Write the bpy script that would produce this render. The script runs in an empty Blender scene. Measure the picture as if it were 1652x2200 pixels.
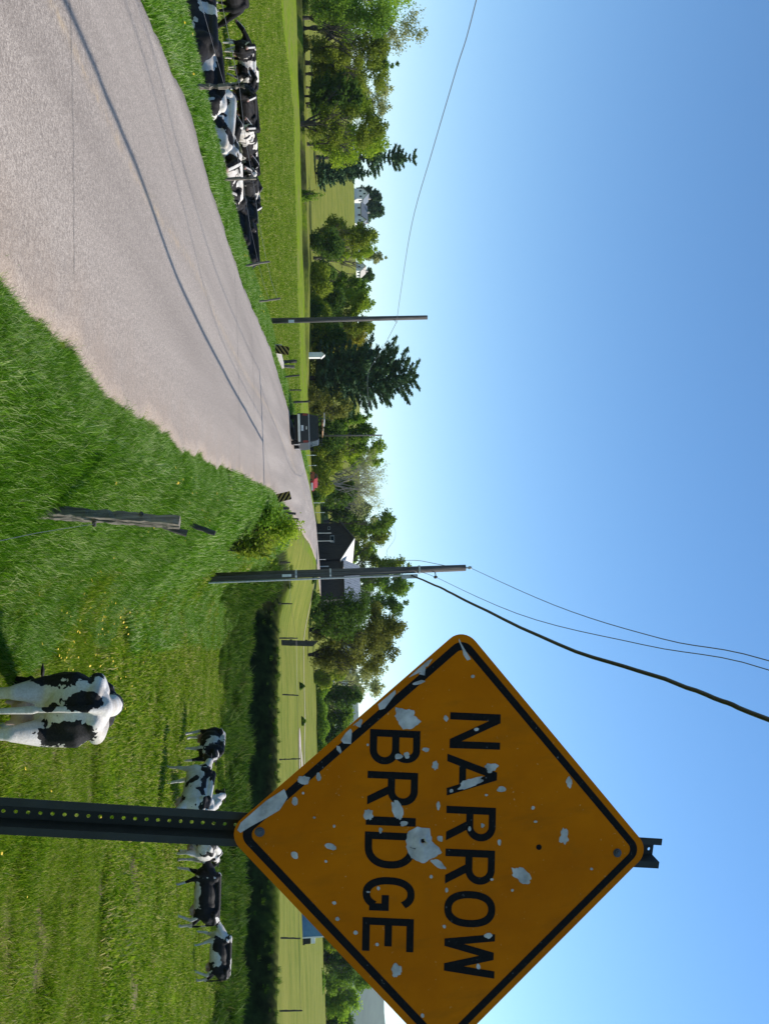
import bpy, bmesh, math, random
import numpy as np
from mathutils import Vector, Matrix, noise
R = math.radians
rnd = random.Random(7)
rng = np.random.default_rng(7)
scene = bpy.context.scene
C = scene.collection

# ---------------------------------------------------------------- camera
# the photograph is a landscape frame turned a quarter turn clockwise: U runs along the long side, P is height
FPX, HC = 1900.0, 1.75
PITCH, ROLL = R(4.4), R(1.5)
CAM = Vector((0, 0, HC))
_F = Vector((0, math.cos(PITCH), math.sin(PITCH)))
_U0 = Vector((0, -math.sin(PITCH), math.cos(PITCH)))
_R0 = Vector((1, 0, 0))
UP = _U0 * math.cos(ROLL) + _R0 * math.sin(ROLL)
RT = _R0 * math.cos(ROLL) - _U0 * math.sin(ROLL)
cam = bpy.data.cameras.new('camera')
cam.sensor_fit = 'VERTICAL'; cam.sensor_height = 36; cam.lens = FPX / 2200 * 36
cam.clip_start = 0.05; cam.clip_end = 12000
camo = bpy.data.objects.new('camera', cam); C.objects.link(camo)
camo.matrix_world = Matrix.Translation(CAM) @ Matrix((UP, -RT, -_F)).transposed().to_4x4()
scene.camera = camo

# ---------------------------------------------------------------- world, sun, exposure
SUN = Vector((0.66, 0.25, 0.70)).normalized()
world = bpy.data.worlds.new('World'); scene.world = world; world.use_nodes = True
wn = world.node_tree; wn.nodes.clear()
sky = wn.nodes.new('ShaderNodeTexSky'); sky.sky_type = 'NISHITA'; sky.sun_disc = False
sky.sun_elevation = math.asin(SUN.z); sky.sun_rotation = math.atan2(SUN.x, SUN.y)
sky.air_density = 1.0; sky.dust_density = 0.0; sky.ozone_density = 2.2; sky.altitude = 200
bg = wn.nodes.new('ShaderNodeBackground'); bg.inputs['Strength'].default_value = 0.107
wo = wn.nodes.new('ShaderNodeOutputWorld')
hsv = wn.nodes.new('ShaderNodeHueSaturation'); hsv.inputs['Saturation'].default_value = 1.19; hsv.inputs['Hue'].default_value = 0.499; wn.links.new(sky.outputs[0], hsv.inputs['Color']); wn.links.new(hsv.outputs[0], bg.inputs[0]); wn.links.new(bg.outputs[0], wo.inputs[0])
sl = bpy.data.lights.new('sun', 'SUN'); sl.energy = 4.1; sl.angle = R(0.5); sl.color = (1, 0.95, 0.87)
so = bpy.data.objects.new('sun', sl); C.objects.link(so)
so.rotation_euler = SUN.to_track_quat('Z', 'Y').to_euler(); so.location = (20, 5, 30)
scene.view_settings.view_transform = 'Standard'; scene.view_settings.look = 'None'
scene.view_settings.exposure = 0.74; scene.view_settings.gamma = 1.0
scene.view_settings.use_curve_mapping = False
scene.cycles.max_bounces = 6
scene.cycles.transparent_max_bounces = 6

def ray(U, P):
    return _F + RT * ((U - 1100) / FPX) + UP * ((P - 826) / FPX)
def at(U, P, Y):
    d = ray(U, P); return CAM + d * (Y / d.y)

# ---------------------------------------------------------------- materials
def node(nt, typ, **kw):
    n = nt.nodes.new(typ)
    for k, v in kw.items():
        if k in n.inputs: n.inputs[k].default_value = v
        else: setattr(n, k, v)
    return n
def new_mat(name):
    m = bpy.data.materials.new(name); m.use_nodes = True; nt = m.node_tree; nt.nodes.clear()
    out = nt.nodes.new('ShaderNodeOutputMaterial'); b = nt.nodes.new('ShaderNodeBsdfPrincipled')
    nt.links.new(b.outputs[0], out.inputs[0])
    return m, nt, b, out
def c4(c): return (c[0], c[1], c[2], 1)
def ramp(nt, fac, stops):
    r = nt.nodes.new('ShaderNodeValToRGB'); e = r.color_ramp.elements
    while len(e) < len(stops): e.new(0.5)
    for i, (p, c) in enumerate(stops): e[i].position = p; e[i].color = c4(c)
    nt.links.new(fac, r.inputs[0]); return r.outputs[0]
def mix(nt, fac, a, b, mode='MIX'):
    m = nt.nodes.new('ShaderNodeMix'); m.data_type = 'RGBA'; m.blend_type = mode
    for sock, v in ((m.inputs[0], fac), (m.inputs[6], a), (m.inputs[7], b)):
        if hasattr(v, 'links'): nt.links.new(v, sock)
        elif isinstance(v, (int, float)): sock.default_value = v
        else: sock.default_value = c4(v)
    return m.outputs[2]
def math_(nt, op, a, b=None, c=None, clamp=False):
    m = nt.nodes.new('ShaderNodeMath'); m.operation = op; m.use_clamp = clamp
    for i, v in enumerate((a, b, c)):
        if v is None: continue
        if hasattr(v, 'links'): nt.links.new(v, m.inputs[i])
        else: m.inputs[i].default_value = v
    return m.outputs[0]
def tnoise(nt, scale, detail=3, rough=0.5, vec=None, dim=None, w=None):
    n = nt.nodes.new('ShaderNodeTexNoise'); n.inputs['Scale'].default_value = scale
    n.inputs['Detail'].default_value = detail; n.inputs['Roughness'].default_value = rough
    if dim: n.noise_dimensions = dim
    if w is not None:
        if hasattr(w, 'links'): nt.links.new(w, n.inputs['W'])
        else: n.inputs['W'].default_value = w
    if vec is not None: nt.links.new(vec, n.inputs['Vector'])
    return n.outputs[0]
def geo_pos(nt): return nt.nodes.new('ShaderNodeNewGeometry').outputs['Position']
def obj_co(nt): return nt.nodes.new('ShaderNodeTexCoord').outputs['Object']
def bump(nt, b, h, strength=0.5, dist=0.02):
    n = nt.nodes.new('ShaderNodeBump'); n.inputs['Strength'].default_value = strength; n.inputs['Distance'].default_value = dist
    nt.links.new(h, n.inputs['Height']); nt.links.new(n.outputs[0], b.inputs['Normal'])
def mat_noise(name, c1, c2, scale=8, rough=0.8, metal=0.0, bstr=0.3, stretch=None, detail=4):
    m, nt, b, _ = new_mat(name)
    v = obj_co(nt)
    if stretch:
        mp = nt.nodes.new('ShaderNodeMapping'); mp.inputs['Scale'].default_value = stretch
        nt.links.new(v, mp.inputs[0]); v = mp.outputs[0]
    n = tnoise(nt, scale, detail, 0.6, v)
    nt.links.new(ramp(nt, n, [(0.3, c1), (0.7, c2)]), b.inputs['Base Color'])
    b.inputs['Roughness'].default_value = rough; b.inputs['Metallic'].default_value = metal
    if bstr: bump(nt, b, n, bstr)
    return m
def mat_leaf(name, c1, c2, trans=0.48, rough=0.7):
    m, nt, b, out = new_mat(name)
    oi = nt.nodes.new('ShaderNodeObjectInfo')
    n = tnoise(nt, 0.55, 3, 0.6, geo_pos(nt))
    n2 = tnoise(nt, 4.0, 2, 0.6, geo_pos(nt))
    f = math_(nt, 'ADD', math_(nt, 'MULTIPLY', n, 0.6), math_(nt, 'MULTIPLY', n2, 0.4))
    col = ramp(nt, f, [(0.36, c1), (0.64, c2)])
    hs = nt.nodes.new('ShaderNodeHueSaturation'); nt.links.new(col, hs.inputs['Color'])
    nt.links.new(math_(nt, 'MULTIPLY_ADD', oi.outputs['Random'], 0.35, 0.82), hs.inputs['Value'])
    nt.links.new(hs.outputs[0], b.inputs['Base Color']); b.inputs['Roughness'].default_value = rough
    b.inputs['Specular IOR Level'].default_value = 0.1
    t = nt.nodes.new('ShaderNodeBsdfTranslucent'); nt.links.new(hs.outputs[0], t.inputs[0])
    ms = nt.nodes.new('ShaderNodeMixShader'); ms.inputs[0].default_value = trans
    nt.links.new(b.outputs[0], ms.inputs[1]); nt.links.new(t.outputs[0], ms.inputs[2]); nt.links.new(ms.outputs[0], out.inputs[0])
    return m

# ---------------------------------------------------------------- mesh helpers
class MB:
    def __init__(s): s.v = []; s.f = []; s.m = []
    def add(s, vs, fs, mi=0):
        o = len(s.v); s.v += [tuple(v) for v in vs]; s.f += [tuple(i + o for i in f) for f in fs]; s.m += [mi] * len(fs)
    def box(s, lo, hi, mi=0, M=None):
        vs = [Vector((x, y, z)) for z in (lo[2], hi[2]) for y in (lo[1], hi[1]) for x in (lo[0], hi[0])]
        if M is not None: vs = [M @ v for v in vs]
        s.add(vs, [(0, 2, 3, 1), (4, 5, 7, 6), (0, 1, 5, 4), (2, 6, 7, 3), (0, 4, 6, 2), (1, 3, 7, 5)], mi)
    def tube(s, pts, rad, n=8, mi=0, cap=True):
        pts = [Vector(p) for p in pts]
        if not hasattr(rad, '__len__'): rad = [rad] * len(pts)
        vs = []; ref = Vector((0, 0, 1))
        for i, p in enumerate(pts):
            d = (pts[min(i + 1, len(pts) - 1)] - pts[max(i - 1, 0)]).normalized()
            a = d.cross(ref)
            if a.length < 1e-3: a = d.cross(Vector((1, 0, 0)))
            a.normalize(); b = d.cross(a)
            for k in range(n):
                t = 2 * math.pi * k / n; vs.append(p + (a * math.cos(t) + b * math.sin(t)) * rad[i])
        fs = [(i * n + k, i * n + (k + 1) % n, (i + 1) * n + (k + 1) % n, (i + 1) * n + k) for i in range(len(pts) - 1) for k in range(n)]
        if cap: fs += [tuple(range(n))[::-1], tuple(range((len(pts) - 1) * n, len(pts) * n))]
        s.add(vs, fs, mi)
    def prism(s, poly, y0, y1, mi=0, M=None):   # poly in xz, extruded along y
        n = len(poly); vs = [Vector((p[0], y0, p[1])) for p in poly] + [Vector((p[0], y1, p[1])) for p in poly]
        if M is not None: vs = [M @ v for v in vs]
        s.add(vs, [tuple(range(n)), tuple(range(n, 2 * n))[::-1]] + [(i, i + n, (i + 1) % n + n, (i + 1) % n) for i in range(n)], mi)
    def build(s, name, mats, parent=None, smooth=False, bevel=0):
        me = bpy.data.meshes.new(name); me.from_pydata(s.v, [], s.f)
        mats = mats if isinstance(mats, (list, tuple)) else [mats]
        for m in mats: me.materials.append(m)
        me.polygons.foreach_set('material_index', s.m)
        bm = bmesh.new(); bm.from_mesh(me); bmesh.ops.recalc_face_normals(bm, faces=bm.faces)
        if bevel: bmesh.ops.bevel(bm, geom=bm.edges[:], offset=bevel, segments=2, affect='EDGES', clamp_overlap=True)
        bm.to_mesh(me); bm.free()
        if smooth: me.polygons.foreach_set('use_smooth', [True] * len(me.polygons))
        return link(name, me, parent)
def link(name, me, parent=None):
    o = bpy.data.objects.new(name, me); C.objects.link(o)
    if parent: o.parent = parent
    return o
def tag(o, label=None, cat=None, group=None, kind=None):
    for k, v in (('label', label), ('category', cat), ('group', group), ('kind', kind)):
        if v: o[k] = v
    return o
def thing(name, loc, label, cat, group=None, rz=0):
    o = bpy.data.objects.new(name, None); C.objects.link(o); o.location = loc; o.rotation_euler = (0, 0, rz)
    o.empty_display_size = 0.2
    return tag(o, label, cat, group)
def np_mesh(name, verts, faces, mats, parent=None, smooth=False, mi=None):
    me = bpy.data.meshes.new(name); k = faces.shape[1]
    me.vertices.add(len(verts)); me.vertices.foreach_set('co', np.asarray(verts, np.float32).ravel())
    me.loops.add(faces.size); me.loops.foreach_set('vertex_index', faces.astype(np.int32).ravel())
    me.polygons.add(len(faces)); me.polygons.foreach_set('loop_start', np.arange(0, faces.size, k, dtype=np.int32))
    for m in (mats if isinstance(mats, (list, tuple)) else [mats]): me.materials.append(m)
    if mi is not None: me.polygons.foreach_set('material_index', mi.astype(np.int32))
    me.update(calc_edges=True); me.validate()
    me.polygons.foreach_set('use_smooth', [smooth] * len(me.polygons))
    return link(name, me, parent)

# ---------------------------------------------------------------- road line and ground height
ZR_Y = [-60, 25, 35, 50, 62, 88, 134, 200, 320]
ZR_Z = [0, 0, 0.07, 0.33, 0.75, 1.12, 1.65, 2.3, 3.0]
def zr(y): return np.interp(y, ZR_Y, ZR_Z)
def road_hit(U, P):
    d = ray(U, P); best = None
    for y in np.arange(3, 140, 0.05):
        if CAM.z + d.z / d.y * y <= zr(y): return d.x / d.y * y, y
    return None
XL_P = [(-12, -5.65), (9.5, -5.62)] + [(y, x) for x, y in (road_hit(200, 400), road_hit(400, 455), road_hit(600, 520), road_hit(740, 580))]
XL_P += [(Y, at(U, P, Y).x) for U, P, Y in ((880, 625, 50.7), (960, 650, 62), (1040, 667, 88), (1120, 680, 134))] + [(200, 13), (320, 40)]
XR_P = [(-12, -1.6), (3, -1.35)] + [(y, x) for x, y in (road_hit(620, 1), road_hit(780, 165), road_hit(870, 250), road_hit(980, 410), road_hit(1030, 520), road_hit(1055, 580))]
XR_P += [(Y, at(U, P, Y).x) for U, P, Y in ((1105, 625, 50.7), (1145, 650, 62), (1170, 667, 88), (1207, 680, 134))] + [(200, 19), (320, 46)]
XL_P.sort(); XR_P.sort()
def xl(y): return np.interp(y, [p[0] for p in XL_P], [p[1] for p in XL_P])
def xr(y): return np.interp(y, [p[0] for p in XR_P], [p[1] for p in XR_P])
def ss(t): t = np.clip(t, 0, 1); return t * t * (3 - 2 * t)
def yscarp(x): return np.interp(x, [-3, 0, 2, 4.5, 8, 27, 45, 120], [43, 44, 50, 61, 59.5, 47.5, 40, 20])
def waves(x, y, a):
    return a * (np.sin(x * 0.9 + 1.3 * np.sin(y * 0.31)) * np.sin(y * 0.7 + 0.8) + 0.6 * np.sin(x * 2.3 + y * 1.1) * np.sin(y * 1.9 - x * 0.4))
def gz(x, y):
    x = np.asarray(x, float); y = np.asarray(y, float)
    L, Rr, z0 = xl(y), xr(y), zr(y)
    # right side
    zp = -1.22 - 0.052 * np.clip(y, 0, 34) - 0.015 * np.clip(x - 3, 0, 10) + waves(x, y, 0.06) + waves(x * 2.7 + 5, y * 2.3, 0.022)
    ys = yscarp(x)
    zc = zp + (-3.05 - zp) * ss((y - (ys - 11)) / 6)
    top = -1.1 + np.interp(y - ys, [0, 140, 340, 800], [0, 1.5, 2.6, 6]) + 0.10 * waves(x * .3, y * .3, 1)
    edge = 0.25 * np.sin(x * .37) + 0.10 * np.sin(x * 1.1 + 1)
    zright = zc + (top - zc) * ss((y - (ys - 1.2 + edge)) / 1.9)
    w = 1.0 + 0.10 * np.clip(y, 0, 120)
    tr = ss((x - Rr - 0.12) / w)
    zR = (z0 - 0.05) * (1 - tr) + zright * tr
    # left side
    zl = np.interp(y, [0, 12, 20, 40, 60, 100, 150, 170, 220], [-1.1, -1.15, -1.3, -1.65, -1.25, -0.2, 0.75, 0.95, 1.6]) + waves(x * .5, y * .5, 0.05)
    bank = ss((-x - 18) / 25); yb_ = 0.9 * np.sin(x * .23) + .5 * np.sin(x * .71 + 1)
    zl = zl - 0.5 * bank * ss((y + yb_ - 146) / 2) * (1 - ss((y + yb_ - 151) / 1.5)) + 0.75 * bank * ss((y + yb_ - 151.5) / 1.2)
    w2 = 1.0 + 0.06 * np.clip(y - 30, 0, 120)
    tl = ss((L - x - np.interp(y, [12, 26], [1.5, 1.1])) / w2)
    zL = (z0 - 0.05 - 0.03 * np.clip(L - x, 0, 2)) * (1 - tl) + zl * tl
    z = np.where(x > (L + Rr) / 2, zR, zL)
    # hills behind
    hw = 1 - ss((x + 5 - (y - 200) * 0.05) / 70)
    z = z + 19.5 * ss((y - 195) / 200) * hw + 8 * ss((y - 420) / 500) * hw
    z = z + 7 * ss((y - 330) / 300) * (1 - hw)
    # under the road
    inr = (x > L - 0.02) & (x < Rr + 0.02)
    z = np.where(inr & (y < 330), z0 - 0.09, z)
    return z
def gzf(x, y): return float(gz(x, y))
def hit(U, P, y0=4, y1=400, step=0.1):
    d = ray(U, P); y = np.arange(y0, y1, step); x = d.x / d.y * y; z = HC + d.z / d.y * y
    below = z <= gz(x, y)
    if not below.any(): return Vector((x[-1], y[-1], gzf(x[-1], y[-1])))
    i = int(np.argmax(below)); return Vector((x[i], y[i], gzf(x[i], y[i])))

def axis(spans):
    a = []
    for lo, hi, st in spans: a += list(np.arange(lo, hi, st))
    return np.array(a + [spans[-1][1]])
GX = axis([(-3000, -600, 200), (-600, -150, 15), (-150, -40, 2.5), (-40, -12, 0.6), (-12, 8, 0.2), (8, 30, 0.45), (30, 60, 1.2), (60, 200, 6), (200, 600, 25), (600, 3000, 200)])
GY = axis([(-400, -10, 40), (-10, 2, 1), (2, 36, 0.22), (36, 66, 0.35), (66, 145, 2), (145, 156, 0.5), (156, 260, 3), (260, 700, 12), (700, 1500, 60), (1500, 4500, 300)])
# ground stops a little below the road: fine cells follow the road edge
X, Y = np.meshgrid(GX, GY); Z = gz(X, Y)
nx, ny = len(GX), len(GY)
idx = np.arange(nx * ny).reshape(ny, nx)
GF = np.stack([idx[:-1, :-1], idx[:-1, 1:], idx[1:, 1:], idx[1:, :-1]], -1).reshape(-1, 4)

def mat_ground():
    m, nt, b, _ = new_mat('ground_grass')
    p = geo_pos(nt)
    big = tnoise(nt, 0.22, 4, 0.6, p); mid = tnoise(nt, 1.6, 4, 0.65, p); fine = tnoise(nt, 22, 3, 0.7, p)
    mp = nt.nodes.new('ShaderNodeMapping'); mp.inputs['Scale'].default_value = (0.05, 0.5, 1); nt.links.new(p, mp.inputs[0])
    streak = tnoise(nt, 1.0, 4, 0.6, mp.outputs[0])
    g1 = ramp(nt, mid, [(0.3, (0.055, 0.11, 0.003)), (0.5, (0.125, 0.195, 0.006)), (0.72, (0.23, 0.255, 0.02))])
    dry = ramp(nt, fine, [(0.3, (0.09, 0.085, 0.028)), (0.7, (0.24, 0.21, 0.085))])
    f = ramp(nt, big, [(0.42, (0, 0, 0)), (0.62, (1, 1, 1))])
    pasture = mix(nt, math_(nt, 'MULTIPLY', f, 0.6), g1, dry)
    at_ = nt.nodes.new('ShaderNodeAttribute'); at_.attribute_name = 'field'
    field = ramp(nt, math_(nt, 'ADD', math_(nt, 'MULTIPLY', streak, .45), math_(nt, 'ADD', math_(nt, 'MULTIPLY', mid, .25), math_(nt, 'MULTIPLY', big, .30))), [(0.36, (0.085, 0.120, 0.014)), (0.62, (0.205, 0.20, 0.042))])
    col = mix(nt, at_.outputs['Fac'], pasture, field)
    ad = nt.nodes.new('ShaderNodeAttribute'); ad.attribute_name = 'dirt'
    soil = ramp(nt, mid, [(0.3, (0.055, 0.04, 0.025)), (0.7, (0.2, 0.15, 0.1))])
    df = math_(nt, 'MULTIPLY', ad.outputs['Fac'], ramp(nt, tnoise(nt, 0.9, 4, 0.7, p), [(0.35, (0.15,) * 3), (0.6, (1,) * 3)]))
    col = mix(nt, df, col, soil)
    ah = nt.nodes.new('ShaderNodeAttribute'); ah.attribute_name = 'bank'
    soil_shade = ramp(nt, mid, [(0.35, (0.014, 0.016, 0.006)), (0.7, (0.03, 0.045, 0.012))])  # dark soil, with shade of the bank face and weed gaps painted in
    col = mix(nt, ah.outputs['Fac'], col, soil_shade)
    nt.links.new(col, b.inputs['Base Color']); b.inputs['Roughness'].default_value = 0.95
    b.inputs['Specular IOR Level'].default_value = 0.03
    bump(nt, b, math_(nt, 'ADD', mid, math_(nt, 'MULTIPLY', fine, 0.35)), 0.8, 0.12)
    return m
ground = np_mesh('ground', np.stack([X.ravel(), Y.ravel(), Z.ravel()], -1), GF, mat_ground(), smooth=True)
tag(ground, kind='structure')
def vattr(o, name, arr):
    a = o.data.attributes.new(name, 'FLOAT', 'POINT'); a.data.foreach_set('value', np.asarray(arr, np.float32).ravel())
YS = yscarp(X)
fieldm = np.where(X > xr(Y) + 1, ss((Y - YS - 0.2) / 1.0), ss((Y - 152) / 4)) * (1 - 0.55 * ss((Y - 320) / 150))
vattr(ground, 'field', fieldm)
dirt = np.zeros_like(X)
DIRT = ((1.3, 33, 2.2, 1.5), (4.8, 10.5, .8, .8), (5.2, 13, .5, .8), (2.9, 13.5, .35, .3), (1.0, 11.2, .3, .5), (1.2, 9.9, .35, .5), (3.4, 9.2, .5, .4), (2.6, 16, .8, .6), (4.4, 18, 1.0, .7), (3.0, 12.2, .4, .5), (6.0, 15, .8, .6), (2.4, 20, .9, .8), (7.5, 19, 1.2, .8), (0.9, 24, .8, 1.2), (-52, 158, 9, 3.0), (-60, 152, 10, 1.6), (5.4, 11.4, 1.0, .5), (3.9, 14.6, .9, .5), (6.8, 16.5, 1.3, .5), (9.5, 18.5, 1.5, .7), (2.0, 10.4, .5, .35), (5.0, 22, 1.3, .8), (8.0, 23, 1.4, .8))
def dirtf(x, y):
    d = np.zeros_like(x)
    for (cx, cy, rx, ry) in DIRT: d = np.maximum(d, np.clip(1.4 - 1.4 * (((x - cx) / rx) ** 2 + ((y - cy) / ry) ** 2), 0, 1))
    return d * (.55 + .45 * np.sin(x * 5.1 + 2 * np.sin(y * 3)) * np.sin(y * 4.3))
for (cx, cy, rx, ry) in DIRT:
    dirt = np.maximum(dirt, np.clip(1.4 - 1.4 * (((X - cx) / rx) ** 2 + ((Y - cy) / ry) ** 2), 0, 1))
dirt = np.maximum(dirt, 0.55 * np.clip(1 - np.abs(X - xr(Y) - 0.05) / 0.22, 0, 1) * (Y < 100))
dirt = np.maximum(dirt, 0.5 * np.clip(1 - np.abs(xl(Y) - X - 0.05) / 0.2, 0, 1) * (Y < 100))
vattr(ground, 'dirt', dirt)
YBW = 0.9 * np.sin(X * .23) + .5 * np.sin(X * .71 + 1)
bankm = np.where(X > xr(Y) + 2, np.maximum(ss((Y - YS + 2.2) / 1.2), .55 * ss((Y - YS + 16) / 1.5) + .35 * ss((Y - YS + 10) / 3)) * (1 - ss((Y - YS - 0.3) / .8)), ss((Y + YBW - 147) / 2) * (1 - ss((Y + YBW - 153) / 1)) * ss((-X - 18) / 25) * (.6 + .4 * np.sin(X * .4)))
vattr(ground, 'bank', bankm)  # where the bank and weed shade is painted into the ground colour

# ---------------------------------------------------------------- road
def mat_road():
    m, nt, b, _ = new_mat('asphalt')
    p = geo_pos(nt)
    agg = tnoise(nt, 95, 2, 0.8, p); agg2 = tnoise(nt, 30, 3, 0.7, p); big = tnoise(nt, 0.35, 4, 0.6, p)
    mp = nt.nodes.new('ShaderNodeMapping'); mp.inputs['Scale'].default_value = (1.1, 0.05, 1); nt.links.new(p, mp.inputs[0])
    lane = tnoise(nt, 1.0, 3, 0.6, mp.outputs[0])
    f = math_(nt, 'ADD', math_(nt, 'MULTIPLY', agg, 0.55), math_(nt, 'ADD', math_(nt, 'MULTIPLY', agg2, 0.33), math_(nt, 'MULTIPLY', lane, 0.20)))
    col = ramp(nt, f, [(0.40, (0.125, 0.098, 0.078)), (0.54, (0.235, 0.193, 0.160)), (0.66, (0.44, 0.37, 0.31))])
    ag = nt.nodes.new('ShaderNodeAttribute'); ag.attribute_name = 'gravel'
    gcol = ramp(nt, math_(nt, 'ADD', math_(nt, 'MULTIPLY', agg, 0.6), math_(nt, 'MULTIPLY', agg2, 0.4)), [(0.35, (0.16, 0.118, 0.088)), (0.65, (0.38, 0.30, 0.235))])
    gf = math_(nt, 'MULTIPLY', ag.outputs['Fac'], ramp(nt, tnoise(nt, 1.3, 4, 0.7, p), [(0.3, (0.25,) * 3), (0.62, (1,) * 3)]))
    col = mix(nt, gf, col, gcol)
    al = nt.nodes.new('ShaderNodeAttribute'); al.attribute_name = 'line'
    lf = math_(nt, 'MULTIPLY', al.outputs['Fac'], ramp(nt, tnoise(nt, 6, 4, 0.7, p), [(0.42, (0.0,) * 3), (0.7, (.45,) * 3)]))
    col = mix(nt, lf, col, (0.52, 0.36, 0.18))
    nt.links.new(col, b.inputs['Base Color']); b.inputs['Roughness'].default_value = 0.85
    bump(nt, b, math_(nt, 'ADD', agg, agg2), 0.5, 0.008)
    return m
ry = np.concatenate([np.arange(-12, 60, 0.25), np.arange(60, 320, 2.0)])
rt = np.concatenate([[0, .02, .05], np.linspace(.1, .44, 8), [.46, .475, .49, .505], np.linspace(.54, .9, 8), [.95, .98, 1.0]])
Lr, Rr_ = xl(ry)[:, None], xr(ry)[:, None]
wig = 0.07 * np.sin(ry * 1.7)[:, None] + 0.05 * np.sin(ry * 4.3 + 1)[:, None] + 0.04 * np.sin(ry * 9.1)[:, None]
RX = Lr + (Rr_ - Lr) * rt[None, :] + np.where(rt[None, :] > .9, wig, 0) + np.where(rt[None, :] < .04, wig * .5, 0)
RY = np.repeat(ry[:, None], len(rt), 1)
RZ = zr(RY) + 0.045 * np.sin(np.pi * rt)[None, :] - 0.045
RZ[:, 0] -= 0.10; RZ[:, -1] -= 0.10
RZ += 0.0
ridx = np.arange(RX.size).reshape(RX.shape)
RF = np.stack([ridx[:-1, :-1], ridx[:-1, 1:], ridx[1:, 1:], ridx[1:, :-1]], -1).reshape(-1, 4)
road = np_mesh('road', np.stack([RX.ravel(), RY.ravel(), RZ.ravel() + 0.045], -1), RF, mat_road(), smooth=True)
tag(road, kind='structure')
dre = Rr_ - RX; dle = RX - Lr
vattr(road, 'gravel', np.clip(1.15 - np.abs(dre) / 0.75, 0, 1) * 1.0 + 0.6 * np.clip(1 - dle / .22, 0, 1) + 0.25 * np.clip(1 - dre / 1.9, 0, 1))
vattr(road, 'line', np.clip(1 - np.abs(rt - .475) / .02, 0, 1)[None, :] * np.ones_like(RX))
# thin dark strips across the road
M_strip = mat_noise('dark_strip', (0.05, 0.045, 0.04), (0.12, 0.11, 0.10), 20, 0.7)
def road_top(x, y):
    t = (x - xl(y)) / (xr(y) - xl(y)); return zr(y) + 0.045 * math.sin(math.pi * min(max(t, 0), 1))
def cross_strip(yc, t0, t1, w):
    mb = MB(); n = 60; vs = []
    for i in range(n + 1):
        t = t0 + (t1 - t0) * i / n; x = xl(yc) + (xr(yc) - xl(yc)) * t
        y = yc + 0.008 * math.sin(i * 0.9) + rnd.uniform(-.006, .006)
        ww = w * rnd.uniform(.5, 1.2)
        for s in (-1, 1): vs.append((x, y + s * ww / 2, road_top(x, y) + 0.005))
    mb.add(vs, [(2 * i, 2 * i + 1, 2 * i + 3, 2 * i + 2) for i in range(n)])
    o = mb.build('road_strip', M_strip, road); return o
cross_strip(6.65, 0.02, 0.86, 0.008); cross_strip(20.6, 0.05, 0.99, 0.03); cross_strip(25.6, 0.1, 0.99, 0.03); cross_strip(44, 0.7, 0.99, 0.08)

# ---------------------------------------------------------------- grass
def unlinked(name, me): return bpy.data.objects.new(name, me)
def clump_mesh(name, n, rad, h, w, mat, lean=0.5, seed=0, curl=0.4):
    r = random.Random(seed); vs = []; fs = []
    for i in range(n):
        a = r.uniform(0, 6.283); d = rad * math.sqrt(r.random()); x, y = d * math.cos(a), d * math.sin(a)
        hh = h * r.uniform(.45, 1.1); la = r.uniform(0, 6.283); l = lean * r.uniform(.1, 1) * hh; ww = w * r.uniform(.6, 1.2)
        fa = r.uniform(0, 6.283); px, py = math.cos(fa) * ww / 2, math.sin(fa) * ww / 2
        o = len(vs); c, s = math.cos(la), math.sin(la)
        for t, k in ((0, 1), (.45, .85), (.8, .5)):
            ox, oy, oz = c * l * t ** 1.6, s * l * t ** 1.6, hh * (t - curl * .35 * t ** 3)
            vs += [(x + ox - px * k, y + oy - py * k, oz), (x + ox + px * k, y + oy + py * k, oz)]
        vs.append((x + c * l, y + s * l, hh * (1 - curl * .35)))
        fs += [(o, o + 1, o + 3, o + 2), (o + 2, o + 3, o + 5, o + 4), (o + 4, o + 5, o + 6)]
    me = bpy.data.meshes.new(name); me.from_pydata(vs, [], fs); me.materials.append(mat); return unlinked(name, me)
def mat_blade(name, stops, trans=0.35):
    m, nt, b, out = new_mat(name)
    oi = nt.nodes.new('ShaderNodeObjectInfo'); n = tnoise(nt, 0.7, 3, 0.6, geo_pos(nt))
    ri = nt.nodes.new('ShaderNodeNewGeometry').outputs['Random Per Island']
    n5 = tnoise(nt, 3.2, 3, 0.6, geo_pos(nt))
    f = math_(nt, 'ADD', math_(nt, 'MULTIPLY', ri, 0.42), math_(nt, 'ADD', math_(nt, 'MULTIPLY', oi.outputs['Random'], 0.22), math_(nt, 'ADD', math_(nt, 'MULTIPLY', n, 0.35), math_(nt, 'MULTIPLY', n5, 0.35))))
    f = math_(nt, 'SUBTRACT', math_(nt, 'MULTIPLY', f, 1.35), 0.40)
    col = ramp(nt, f, stops)
    nt.links.new(col, b.inputs['Base Color']); b.inputs['Roughness'].default_value = 0.6; b.inputs['Specular IOR Level'].default_value = 0.06
    t = nt.nodes.new('ShaderNodeBsdfTranslucent'); nt.links.new(col, t.inputs[0])
    ms = nt.nodes.new('ShaderNodeMixShader'); ms.inputs[0].default_value = trans
    nt.links.new(b.outputs[0], ms.inputs[1]); nt.links.new(t.outputs[0], ms.inputs[2]); nt.links.new(ms.outputs[0], out.inputs[0])
    return m
MB_lush = mat_blade('blade_lush', [(0.12, (0.03, 0.10, 0.004)), (0.40, (0.085, 0.215, 0.008)), (0.62, (0.19, 0.35, 0.025)), (0.82, (0.52, 0.57, 0.26))], .4)
MB_past = mat_blade('blade_pasture', [(0.15, (0.05, 0.12, 0.003)), (0.42, (0.145, 0.25, 0.008)), (0.66, (0.27, 0.34, 0.025)), (0.86, (0.50, 0.43, 0.17))], .4)
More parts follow.
